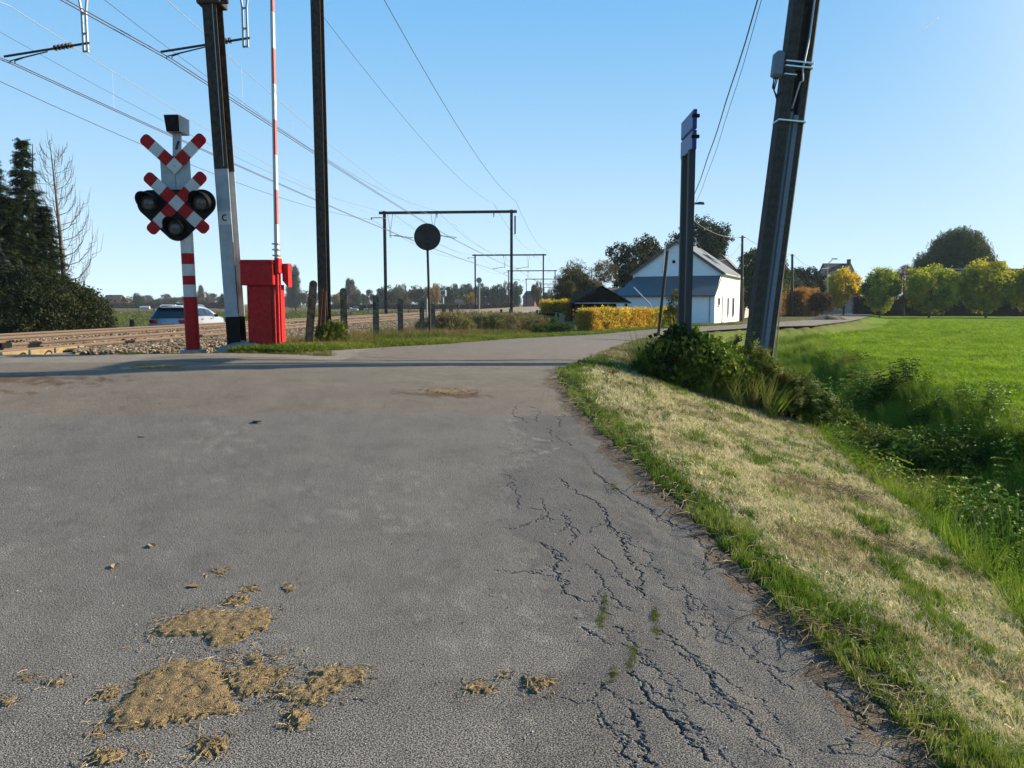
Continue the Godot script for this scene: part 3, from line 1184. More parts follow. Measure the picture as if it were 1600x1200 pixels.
func limbs(mb: MB, base: Vector3, h: float, r: float, spread: float, first: float, count: int, rise := 0.6) -> void:
	var top := Vector3(rng.randf_range(-.05, .05) * h, h, rng.randf_range(-.05, .05) * h)
	mb.tube([base, base + top * .35 + Vector3(.02 * h, 0, 0), base + top * .7, base + top], [r, r * .75, r * .4, r * .1], 8)
	for i in count:
		var f := lerpf(first, .9, float(i) / count)
		var a := i * 2.4 + rng.randf() * .6
		var p := base + top * f
		var w := spread * (1.0 - pow(f, 2.5)) * rng.randf_range(.7, 1.0) + .1
		var d := Vector3(cos(a), 0, sin(a))
		mb.tube([p, p + d * w * .5 + Vector3(0, w * rise * .35, 0), p + d * w + Vector3(0, w * rise, 0)], [r * .35 * (1.1 - f), r * .22 * (1.1 - f), r * .04], 5, false)

# round-crowned tree: clumps of leaves on lobes, with gaps between the lobes
func round_tree(called: String, label: String, p: Vector3, h: float, w: float, clear: float, cols: Array, sprays: int, size: float, group := "", lobes := 16, kind := "broad", cat := "tree") -> Node3D:
	var t := thing(called, label, cat, p, rng.randf() * TAU, group)
	var tr := MB.new()
	limbs(tr, Vector3.ZERO, h * .85, maxf(.05, h * .022), w * .42, clear / h + .05, 9)
	put("trunk", tr, M["bark"], t)
	var bl := []
	var cy := (h + clear) / 2
	var hy := (h - clear) / 2
	for i in lobes:
		var d := rdir()
		var q := Vector3(d.x * w * .34, cy + d.y * hy * .68, d.z * w * .34) * Vector3(1, 1, 1)
		if d.y < -.3:
			q.x *= .8
			q.z *= .8
		bl.append([q * Vector3(1.1, 1, 1.1), rng.randf_range(.1, .25) * minf(w, hy * 2)])
	bl.append([Vector3(0, cy, 0), .3 * minf(w, hy * 2)])
	var b := Buf.new()
	for i in int(sprays * (.85 if called == "maple_tree" else 1.4)):
		var q: Array = bl[rng.randi() % bl.size()]
		var d := rdir()
		var pos: Vector3 = q[0] + d * q[1] * pow(rng.randf(), .22) * (1.0 + .3 * nz.get_noise_3dv(d * 5.0 + q[0])) * Vector3(1, .9, 1)
		pos += d * rng.randf() * .25 * size
		var s := size * rng.randf_range(.6, 1.15)
		b.add(pos, Basis.from_euler(Vector3(rng.randf() * TAU, rng.randf() * TAU, rng.randf() * TAU)).scaled(Vector3.ONE * s), pal(cols, pos))
	multi("crown", b, S[kind], M["leaf_thin" if called == "maple_tree" else "leaf"], t)
	return t

func conifer(label: String, p: Vector3, h: float, w: float, cols: Array, n: int, size: float, group := "", power := .9) -> Node3D:
	var t := thing("conifer_tree", label, "tree", p, rng.randf() * TAU, group)
	var tr := MB.new()
	limbs(tr, Vector3.ZERO, h * .98, h * .016, w * .45, .08, 26, -.1)
	put("trunk", tr, M["bark"], t)
	var b := Buf.new()
	var whorls := 22
	for i in n:
		var k := pow(rng.randf(), 1.4) * whorls
		var f := (floorf(k) + rng.randf() * .55) / whorls
		var a := floorf(rng.randf() * 7) / 7.0 * TAU + floorf(k) * 1.7 + rng.randfn() * .16
		var rmax := w * .5 * pow(1.0 - f, power) * (0.75 + .35 * sin(floorf(k) * 3.1 + a * 2.0))
		var rad := rmax * pow(rng.randf(), .55)
		var pos := Vector3(cos(a) * rad, h * (.03 + .97 * f) - rad * .22, sin(a) * rad)
		var s := size * rng.randf_range(.6, 1.2) * (1.0 - f * .45)
		b.add(pos, (Basis(Vector3.UP, -a + rng.randfn() * .5) * Basis(Vector3(0, 0, 1), rng.randfn() * .35)).scaled(Vector3.ONE * s), pal(cols, pos))
	multi("crown", b, S["conifer"], M["needle"], t)
	return t

func heap_bush(called: String, label: String, cat: String, lobes: Array, cols: Array, n: int, size: float, kind := "broad", group := "", core := true) -> Node3D:
	# lobes: [centre, radii]; leaves through the outer shell of each lobe, stems inside
	var base: Vector3 = lobes[0][0]
	base.y = H(base.x, base.z)
	var t := thing(called, label, cat, base, 0, group)
	var st := MB.new()
	for q in lobes:
		for i in 5:
			var a := rng.randf() * TAU
			var foot := Vector3(q[0].x, H(q[0].x, q[0].z) - .05, q[0].z) - base
			st.tube([foot, (q[0] - base) + Vector3(cos(a) * q[1].x * .4, q[1].y * .2, sin(a) * q[1].z * .4), (q[0] - base) + Vector3(cos(a) * q[1].x * .8, q[1].y * .7, sin(a) * q[1].z * .8)], [.014 + q[1].y * .01, .01, .004], 5, false)
	put("stems", st, M["bark"], t)
	var b := Buf.new()
	for i in n:
		var q: Array = lobes[rng.randi() % lobes.size()]
		var d := rdir()
		if d.y < -.4:
			d.y = -d.y
		var pos: Vector3 = q[0] - base + d * q[1] * pow(rng.randf(), .25) * (1.0 + .25 * nz.get_noise_3dv((q[0] + d * q[1]) * 4.0))
		if pos.y + base.y < H(pos.x + base.x, pos.z + base.z) + .02:
			continue
		var s := size * rng.randf_range(.6, 1.2)
		b.add(pos, Basis.from_euler(Vector3(rng.randf_range(-.9, .9), rng.randf() * TAU, rng.randf_range(-.9, .9))).scaled(Vector3.ONE * s), pal(cols, pos + base))
	multi("foliage", b, S[kind], M["leaf"], t)
	return t

# clipped hedge between two ground points
func hedge(label: String, a: Vector3, e: Vector3, h: float, dp: float, cols: Array, n: int, size: float, group := "", ragged := .06) -> void:
	var mid := (a + e) / 2
	mid.y = minf(a.y, e.y)
	var t := thing("hedge", label, "hedge", mid, 0, group)
	var along := (e - a)
	along.y = 0
	var len := along.length()
	var x := along / len
	var z := Vector3(-x.z, 0, x.x)
	var bs := Basis(x, Vector3.UP, -z)
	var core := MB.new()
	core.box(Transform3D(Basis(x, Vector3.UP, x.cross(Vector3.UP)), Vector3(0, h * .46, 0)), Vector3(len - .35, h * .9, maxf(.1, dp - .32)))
	put("light_block_core", core, M["hedge_core"], t)  # dark solid box added inside the leaves to keep light from passing through
	var b := Buf.new()
	for i in n:
		var u := rng.randf_range(-.5, .5)
		var f := rng.randf()
		var pos: Vector3
		var k := rng.randf() * (h * 2 + dp + .8)
		var inn := rng.randf() * .14
		if k < h * 2:
			pos = x * u * len + Vector3(0, f * h, 0) + z * (dp * .5 - inn) * (1 if k < h else -1)
		elif k < h * 2 + dp:
			pos = x * u * len + Vector3(0, h - inn, 0) + z * dp * (f - .5)
		else:
			pos = x * len * (.5 - inn / len) * (1 if u > 0 else -1) + Vector3(0, f * h, 0) + z * dp * rng.randf_range(-.5, .5)
		pos += rdir() * ragged * (1.0 + nz.get_noise_3dv(pos * 2.0))
		pos.y += ragged * 2.0 * nz.get_noise_1d((u * len + mid.x) * 2.0) * f
		if pos.y < .02:
			continue
		b.add(pos, Basis.from_euler(Vector3(rng.randf() * TAU, rng.randf() * TAU, 0)).scaled(Vector3.ONE * size * rng.randf_range(.6, 1.2)), pal(cols, pos + mid))
	multi("foliage", b, S["fine"], M["leaf_thin"], t)

const GREEN := [Color(.03, .07, .012), Color(.06, .11, .02), Color(.1, .14, .03)]
const OLIVE := [Color(.05, .06, .018), Color(.085, .09, .03), Color(.13, .115, .04)]
const YELLOWGREEN := [Color(.1, .14, .015), Color(.2, .22, .02), Color(.33, .28, .03)]
const GOLD := [Color(.2, .17, .02), Color(.4, .26, .03), Color(.45, .2, .03)]
const BEECH := [Color(.24, .32, .02), Color(.78, .56, .05), Color(.6, .26, .04), Color(.9, .68, .08), Color(.45, .38, .04)]
const RUSTY := [Color(.1, .05, .018), Color(.28, .1, .025), Color(.4, .17, .03)]
const DARKFIR := [Color(.012, .028, .01), Color(.03, .058, .018), Color(.065, .095, .03)]
const BLUEFIR := [Color(.05, .08, .07), Color(.11, .15, .14), Color(.17, .22, .2)]

# ---------- crossing ----------
func local(t: Node3D, px: float, py: float, d: float) -> Vector3:
	return t.transform.affine_inverse() * at(px, py, d)

func stand(called: String, label: String, cat: String, bpx: Vector2, tpx: Vector2, d: float, group := "") -> Node3D:
	# thing whose foot and head are seen at two pixels, both at distance d
	var a := at(bpx.x, bpx.y, d)
	var b := at(tpx.x, tpx.y, d)
	var t := thing(called, label, cat, a, 0, group)
	var y := (b - a).normalized()
	var x := (Vector3.RIGHT - y * y.x).normalized()
	t.transform = Transform3D(Basis(x, y, x.cross(y)), a)
	return t

func arm_segments(t: Node3D, part: Node3D, c: Vector3, dir: Vector3, parts: Array, w: float, from: float) -> void:
	var side := Vector3(-dir.y, dir.x, 0)
	var p := from
	for i in parts.size():
		var len: float = parts[i][0]
		var m := MB.new()
		var tf := Transform3D(Basis(dir, side, Vector3(0, 0, 1)), c)
		var poly := [Vector2(p, -w / 2), Vector2(p + len, -w / 2), Vector2(p + len, w / 2), Vector2(p, w / 2)]
		if i == parts.size() - 1:
			poly = [Vector2(p, -w / 2)]
			var r := w * .36
			for k in 7:
				var a := -PI / 2 + PI / 2 * k / 6.0
				poly.append(Vector2(p + len - r + r * cos(a), -w / 2 + r + r * sin(a)))
			for k in 7:
				var a := PI / 2 * k / 6.0
				poly.append(Vector2(p + len - r + r * cos(a), w / 2 - r + r * sin(a)))
			poly.append(Vector2(p, w / 2))
		m.prism(poly, tf, .018)
		put("red_field" if parts[i][1] else "white_field", m, M["red_paint"] if parts[i][1] else M["white_paint"], part)
		p += len

func build_crossing() -> void:
	var d := 12.4
	var k := d / FPX
	var t := stand("crossing_signal", "red and white crossing signal with two crosses and three dark lamps", "crossing signal", Vector2(302, 549), Vector2(281, 190), d)
	var kk: float = k * 1.008
	var post_at := func(py: float) -> Vector3: return Vector3(0, local(t, 301, py, d).y, 0)
	var bands := [[549, 464, 1], [464, 445, 0], [445, 431, 1], [431, 413, 0], [413, 396, 1], [396, 340, 0]]
	var post := Node3D.new()
	post.name = "post"
	t.add_child(post)
	for b in bands:
		var m := MB.new()
		m.cyl(post_at.call(b[0]), post_at.call(b[1]), .107 if b[2] and b[0] > 500 else .098, -1, 28)
		put("red_band" if b[2] else "white_band", m, M["red_paint"] if b[2] else M["white_paint"], post)
	var m := MB.new()
	m.cyl(Vector3(0, -.05, 0), Vector3(0, .03, 0), .2, .2, 24)
	for i in 4:
		var a := i * PI / 2 + .4
		m.cyl(Vector3(cos(a) * .16, .02, sin(a) * .16), Vector3(cos(a) * .16, .07, sin(a) * .16), .015, .015, 6)
	put("foot_plate", m, M["galvanised"], t)
	# grey mounting plate with a middle fold
	m = MB.new()
	var c0 := local(t, 278, 290, d)
	m.bx(Vector3(c0.x - .115, c0.y, .05), Vector3(.225, .9, .05), .008)
	m.bx(Vector3(c0.x + .115, c0.y, .05), Vector3(.225, .9, .05), .008)
	put("mounting_plate", m, M["grey_paint"], t)
	# upper half cross
	var w := 17.5 * kk
	var r2 := sqrt(.5)
	var up := Node3D.new()
	up.name = "upper_cross"
	t.add_child(up)
	var uc := local(t, 277.5, 261, d)
	uc.z = .105
	m = MB.new()
	m.prism([Vector2(-w / 2, -w / 2), Vector2(w / 2, -w / 2), Vector2(w / 2, w / 2), Vector2(-w / 2, w / 2)], Transform3D(Basis(Vector3(r2, r2, 0), Vector3(-r2, r2, 0), Vector3(0, 0, 1)), uc), .018)
	put("white_field", m, M["white_paint"], up)
	for sx in [-1, 1]:
		arm_segments(t, up, uc, Vector3(sx * .73, .683, 0).normalized(), [[17.5 * kk, 1], [17.5 * kk, 0], [19 * kk, 1]], w, w / 2 + .002)
	m = MB.new()
	m.cyl(uc + Vector3(0, 0, .008), uc + Vector3(0, 0, .02), .012, .012, 10)
	put("bolt", m, M["galvanised"], up)
	# lower full cross
	var lo := Node3D.new()
	lo.name = "lower_cross"
	t.add_child(lo)
	var lc := local(t, 281.5, 319, d)
	lc.z = .125
	m = MB.new()
	m.prism([Vector2(-w / 2, -w / 2), Vector2(w / 2, -w / 2), Vector2(w / 2, w / 2), Vector2(-w / 2, w / 2)], Transform3D(Basis(Vector3(r2, r2, 0), Vector3(-r2, r2, 0), Vector3(0, 0, 1)), lc), .018)
	put("white_field", m, M["white_paint"], lo)
	for sx in [-1, 1]:
		for sy in [-1, 1]:
			arm_segments(t, lo, lc, Vector3(sx * .72, sy * .694, 0).normalized(), [[17.5 * kk, 1], [17.5 * kk, 0], [17 * kk, 1]], w, w / 2 + .002)
	# black lamp board: hull of three discs
	var cs := [local(t, 239.5, 319, d), local(t, 320.5, 318, d), local(t, 281, 357, d)]
	var pts := PackedVector2Array()
	for q in cs:
		for i in 28:
			var a := TAU * i / 28.0
			pts.append(Vector2(q.x + cos(a) * .205, q.y + sin(a) * .205))
	var hull := Geometry2D.convex_hull(pts)
	hull.remove_at(hull.size() - 1)
	m = MB.new()
	m.prism(Array(hull), Transform3D(Basis(), Vector3(0, 0, .095)), .03)
	put("lamp_board", m, M["black_paint"], t)
	for q in cs:
		var lamp := Node3D.new()
		lamp.name = "lamp"
		t.add_child(lamp, true)
		q.z = .14
		lamp.position = q
		m = MB.new()
		m.lathe(Transform3D(Basis(Vector3.RIGHT, PI / 2), Vector3.ZERO), [Vector2(.135, -.03), Vector2(.135, .045), Vector2(.118, .05)], 28)
		put("housing", m, M["black_paint"], lamp)
		m = MB.new()
		m.lathe(Transform3D(Basis(Vector3.RIGHT, PI / 2), Vector3.ZERO), [Vector2(.12, .03), Vector2(.09, .055), Vector2(.05, .068), Vector2(.001, .073)], 28)
		put("lens", m, M["lens"], lamp)
		m = MB.new()
		for i in 20:
			var a0 := -.5 + (PI + 1.0) * i / 20.0
			var a1 := -.5 + (PI + 1.0) * (i + 1) / 20.0
			var l0: float = .05 + .2 * sin(clampf((a0 + .5) / (PI + 1.0), 0, 1) * PI)
			var l1: float = .05 + .2 * sin(clampf((a1 + .5) / (PI + 1.0), 0, 1) * PI)
			var o0 := Vector3(cos(a0), sin(a0), 0)
			var o1 := Vector3(cos(a1), sin(a1), 0)
			for rr in [.15, .144]:
				var e0: Vector3 = o0 * rr
				var e1: Vector3 = o1 * rr
				if rr > .147:
					m.quad(e0 + Vector3(0, 0, l0), e0, e1, e1 + Vector3(0, 0, l1))
				else:
					m.quad(e0, e0 + Vector3(0, 0, l0), e1 + Vector3(0, 0, l1), e1)
			m.quad(o0 * .15 + Vector3(0, 0, l0), o1 * .15 + Vector3(0, 0, l1), o1 * .144 + Vector3(0, 0, l1), o0 * .144 + Vector3(0, 0, l0))
		put("hood", m, M["black_paint"], lamp)
	# stem and loudspeaker box on top
	m = MB.new()
	var s0 := local(t, 278, 250, d)
	var s1 := local(t, 278, 207, d)
	m.bar(Vector3(s0.x, s0.y, .03), Vector3(s1.x, s1.y, .03), .12, .05)
	put("stem", m, M["galvanised"], t)
	m = MB.new()
	var bt := local(t, 277.5, 209, d)
	var ft := [Vector3(-.115, .245, .2), Vector3(.115, .245, .2), Vector3(.1, 0, .17), Vector3(-.1, 0, .17)]
	var bk := [Vector3(-.13, .24, -.16), Vector3(.13, .24, -.16), Vector3(.12, 0, -.16), Vector3(-.12, 0, -.16)]
	for arr in [ft, bk]:
		for i in 4:
			arr[i] += Vector3(bt.x, bt.y, 0)
	m.quad(ft[0], bk[0], bk[3], ft[3]); m.quad(bk[1], ft[1], ft[2], bk[2])
	m.quad(ft[0], ft[1], bk[1], bk[0]); m.quad(ft[3], bk[3], bk[2], ft[2]); m.quad(bk[1], bk[0], bk[3], bk[2])
	var sp := put("bell_box", m, M["galvanised"], t)
	m = MB.new()
	m.quad(ft[3] + Vector3(0, 0, -.01), ft[2] + Vector3(0, 0, -.01), ft[1] + Vector3(0, 0, -.01), ft[0] + Vector3(0, 0, -.01))
	put("grille", m, M["black_paint"], sp)
	m = MB.new()
	m.bar(Vector3(s1.x - .02, s1.y - .27, .06), Vector3(s1.x + .03, s1.y - .14, .06), .03, .012)
	put("cable_stub", m, M["rubber"], t)

	# mast with C plate
	d = 12.6
	var mt := stand("painted_mast", "H-section mast, rusty above, grey and black below, with letter C plate", "mast", Vector2(371, 543), Vector2(332, 10), d)
	var ht := 9.6
	var y_of := func(py: float) -> float: return local(mt, 360, py, d).y
	m = MB.new()
	hbeam(m, Vector3(0, y_of.call(495), 0), Vector3(0, y_of.call(266), 0), .215, .3)
	put("grey_section", m, M["grey_paint"], mt)
	m = MB.new()
	hbeam(m, Vector3(0, -.1, 0), Vector3(0, y_of.call(495), 0), .2152, .3002)
	put("black_section", m, M["black_paint"], mt)
	m = MB.new()
	hbeam(m, Vector3(0, y_of.call(266), 0), Vector3(0, ht, 0), .2152, .3002)
	put("upper_section", m, M["mast_steel"], mt)
	m = MB.new()
	for q in [[412.0, .17], [455.0, .15]]:
		var yy: float = y_of.call(q[0])
		var poly := []
		for i in 20:
			var a := TAU * i / 20.0
			poly.append(Vector2(cos(a) * .1, sin(a) * q[1] * (1 + .2 * sin(a * 3))))
		m.prism(poly, Transform3D(Basis(Vector3.UP, PI / 2), Vector3(.0075, yy, 0)), .003)
	m.bar(Vector3(.106, y_of.call(490), .1432), Vector3(.106, y_of.call(380), .1432), .008, .02)
	put("rust_patch", m, M["rust"], mt)
	m = MB.new()
	m.bx(Vector3(0, y_of.call(342), .153), Vector3(.2, .21, .006))
	var pl := put("letter_plate", m, M["white_paint"], mt)
	var tm := TextMesh.new()
	tm.text = "C"
	var sf := SystemFont.new()
	sf.font_names = PackedStringArray(["Droid Sans"])
	sf.font_weight = 700
	tm.font = sf
	tm.font_size = 16
	tm.pixel_size = .0085
	tm.depth = .003
	var lt := put("letter", tm, M["black_paint"], pl)
	lt.position = Vector3(0, y_of.call(342), .158)
	m = MB.new()
	var yb: float = y_of.call(5)
	m.bx(Vector3(0, yb, .01), Vector3(.36, .1, .36), .01)
	m.bx(Vector3(.23, yb - .01, .1), Vector3(.12, .07, .05), .01)
	put("clamp", m, M["mast_steel"], mt)
	# cable down the side
	m = MB.new()
	m.tube([Vector3(.05, y_of.call(262), .155), Vector3(.052, yb, .155)], [.006], 6)
	put("earth_cable", m, M["bright_wire"], mt)
	# concrete foot
	var fb := MB.new()
	var p0 := at(385, 552, 12.45)
	p0.y = H(p0.x, p0.z) - .05
	var outline := []
	var rings := [[1.0, 0.0], [.97, .07], [.8, .15], [.45, .2], [.3, .205]]
	var prev := []
	for r in rings:
		var cur := []
		for i in 18:
			var a := TAU * i / 18.0
			var wob := 1.0 + .1 * sin(a * 3 + 1) + .08 * sin(a * 5)
			cur.append(p0 + Vector3(cos(a) * .47 * wob * r[0], r[1] * (1 + .15 * sin(a * 2)), sin(a) * .34 * wob * r[0]))
		if prev:
			for i in 18:
				var j := (i + 1) % 18
				fb.quad(prev[j], prev[i], cur[i], cur[j])
		prev = cur
	for i in 18:
		fb.tri(p0 + Vector3(0, .2, 0), prev[(i + 1) % 18], prev[i])
	tag(put("concrete_footing", fb, M["concrete"]), "low rounded concrete footing around the foot of the letter C mast", "footing")

	# barrier machine with the boom standing upright
	d = 12.3
	var bm := thing("level_crossing_barrier", "red barrier cabinet with its red and white boom raised upright", "barrier", at(405, 546, d))
	var lp := func(px: float, py: float) -> Vector3: return local(bm, px, py, d)
	var a: Vector3 = lp.call(388.5, 546)
	var e: Vector3 = lp.call(421, 446)
	m = MB.new()
	m.bx(Vector3((a.x + e.x) / 2, (a.y + e.y) / 2 - .01, -.17), Vector3(e.x - a.x, e.y - a.y + .02, .33), .012)
	m.bx(Vector3((a.x + e.x) / 2 + .03, a.y + .01, -.17), Vector3(e.x - a.x + .12, .03, .4), .005)
	put("cabinet", m, M["barrier_red"], bm)
	m = MB.new()
	m.bx(Vector3((a.x + e.x) / 2, (a.y + e.y) / 2 - .03, -.003), Vector3(e.x - a.x - .06, e.y - a.y - .16, .008), .003)
	var door := put("door", m, M["barrier_red"], bm)
	m = MB.new()
	m.cyl(Vector3(e.x - .06, (a.y + e.y) / 2, .0), Vector3(e.x - .06, (a.y + e.y) / 2, .012), .014, -1, 10)
	for yy in [.12, .88]:
		m.bx(Vector3(a.x + .035, lerpf(a.y, e.y, yy), .004), Vector3(.02, .07, .012))
	put("lock_and_hinges", m, M["mast_steel"], door)
	a = lp.call(377.5, 446)
	e = lp.call(428, 406)
	m = MB.new()
	m.bx(Vector3((a.x + e.x) / 2, (a.y + e.y) / 2, -.15), Vector3(e.x - a.x, e.y - a.y, .42), .015)
	m.bx(Vector3((a.x + e.x) / 2, e.y - .05, -.15), Vector3(e.x - a.x + .02, .012, .44))
	put("drive_housing", m, M["barrier_red"], bm)
	a = lp.call(427, 537)
	e = lp.call(436, 403)
	m = MB.new()
	m.bx(Vector3((a.x + e.x) / 2, (a.y + e.y) / 2, -.1), Vector3(.05, e.y - a.y, .12), .006)
	m.bx(Vector3((a.x + e.x) / 2 + .035, (a.y + e.y) / 2 - .2, -.2), Vector3(.025, (e.y - a.y) * .68, .2), .004)
	m.bx(Vector3((a.x + e.x) / 2 + .03, e.y - .12, -.08), Vector3(.07, .24, .2), .01)
	put("boom_carrier", m, M["barrier_red"], bm)
	a = lp.call(437, 448)
	e = lp.call(447, 411)
	m = MB.new()
	m.prism([Vector2(a.x, a.y + .1), Vector2(e.x - .03, a.y), Vector2(e.x - .02, a.y), Vector2(e.x - .02, e.y), Vector2(a.x, e.y)], Transform3D(Basis(), Vector3(0, 0, -.26)), .2)
	put("counterweight", m, M["barrier_red"], bm)
	var boom := Node3D.new()
	boom.name = "boom"
	bm.add_child(boom)
	var pa: Vector3 = lp.call(431, 404)
	var pb: Vector3 = lp.call(423.5, 0)
	var ext := (pb - pa)
	var n := 10
	for i in n:
		var f0 := i / 7.3
		var f1 := (i + 1) / 7.3
		m = MB.new()
		var q0 := pa + ext * f0
		var q1 := pa + ext * f1
		var bw := lerpf(.052, .034, f0 / 1.4)
		m.bar(Vector3(q0.x + (bw * .2 if i % 2 else 0.0), q0.y, -.06), Vector3(q1.x + (bw * .2 if i % 2 else 0.0), q1.y, -.06), bw * (.6 if i % 2 else 1.0), .1)
		put("white_section" if i % 2 == 0 else "red_section", m, M["white_paint"] if i % 2 == 0 else M["faded_red"], boom)
		if i % 2:
			m = MB.new()
			m.bar(Vector3(q0.x - bw * .3, q0.y, -.06), Vector3(q1.x - bw * .3, q1.y, -.06), bw * .4, .098)
			put("edge_strip", m, M["white_paint"], boom)
	m = MB.new()
	for i in 3:
		m.bx(Vector3(pa.x - .002 * i, pa.y + .05 + i * .09, -.05), Vector3(.1, .018, .13))
	put("boom_bolts", m, M["galvanised"], boom)
	# small concrete plinth and cover by the cabinet
	var pm := MB.new()
	var pp := at(410, 550, 12.25)
	pm.bx(Vector3(pp.x + .05, H(pp.x, pp.z) - .01, pp.z - .15), Vector3(.62, .12, .5), .02)
	pm.bx(Vector3(pp.x + .55, H(pp.x, pp.z) + .0, pp.z - .1), Vector3(.35, .1, .3), .02)
	tag(put("concrete_plinth", pm, M["concrete"]), "flat concrete plinth under the red barrier cabinet", "plinth")

func build_fence_posts() -> void:
	# rounded concrete posts along the track side of the lane
	var spec := [[490, 438, 482, 541, 13.5, .135], [536, 450, 538, 524, 15.4, .13], [586.5, 461, 588, 530, 17.7, .13], [625, 466, 626, 520, 20.2, .13], [659, 470, 659.5, 514, 22.9, .125], [676, 474, 677, 500, 24.6, .125], [693, 475, 694, 500, 26.6, .12], [703, 480, 709, 500, 28.3, .12], [783, 483, 783.5, 495, 45, .13], [797, 482, 797, 492, 50, .13], [839, 484, 839, 494, 55, .13]]
	var labs := ["leaning concrete fence post beside the portal mast", "upright concrete fence post next after the leaning one", "third concrete fence post counted from the leaning one", "fourth concrete fence post counted from the leaning one", "concrete fence post just before the round sign's post", "concrete fence post right behind the round sign's post", "concrete fence post beside the white marker board", "tilted concrete fence post by the white marker board"]
	for i in spec.size():
		var q: Array = spec[i]
		var a := at(q[2], q[3], q[4])
		var b := at(q[0], q[1], q[4])
		var g := H(a.x, a.z) - .15
		var y := (b - a).normalized()
		a -= y * maxf(0.0, (a.y - g) / y.y)
		var lab: String = labs[i] if i < 8 and labs[i] != "" else ("mossy round-topped concrete fence post between the track and the lane" if i < 8 else ["small fence post in the weeds before the first far portal mast", "small fence post right beside the first far portal's nearer mast", "small fence post in the weeds by the short yellow hedge"][i - 8])
		var t := thing("fence_post", lab, "fence post", a, 0, "concrete fence posts" if i < 8 else "posts by the bend")
		var x := (Vector3.RIGHT - y * y.x).normalized()
		t.transform = Transform3D(Basis(x, y, x.cross(y)) * Basis(Vector3.UP, .25), a)
		var h := a.distance_to(b)
		var w: float = q[5]
		var m := MB.new()
		var poly := [Vector2(-w / 2, 0), Vector2(w / 2, 0)]
		for j in 9:
			var an := PI * j / 8.0
			poly.append(Vector2(cos(an) * w / 2, h - w / 2 + sin(an) * w / 2))
		m.prism(poly, Transform3D(), w * .95)
		put("shaft", m, M["old_concrete"], t)
		m = MB.new()
		for f in [.55, .8]:
			m.bx(Vector3(0, h * f, w * .48), Vector3(w + .01, .008, .012))
		put("wire_tie", m, M["wire"], t)
	# rusty angle stake and wire loop by the leaning post
	var st := MB.new()
	for q in [[503, 451, 497, 528], [508, 455, 505, 525]]:
		st.bar(at(q[2], q[3], 13.9), at(q[0], q[1], 13.9), .05, .02)
	tag(put("metal_stake", st, M["rust"]), "rusty twin metal stake behind the leaning concrete post", "stake")

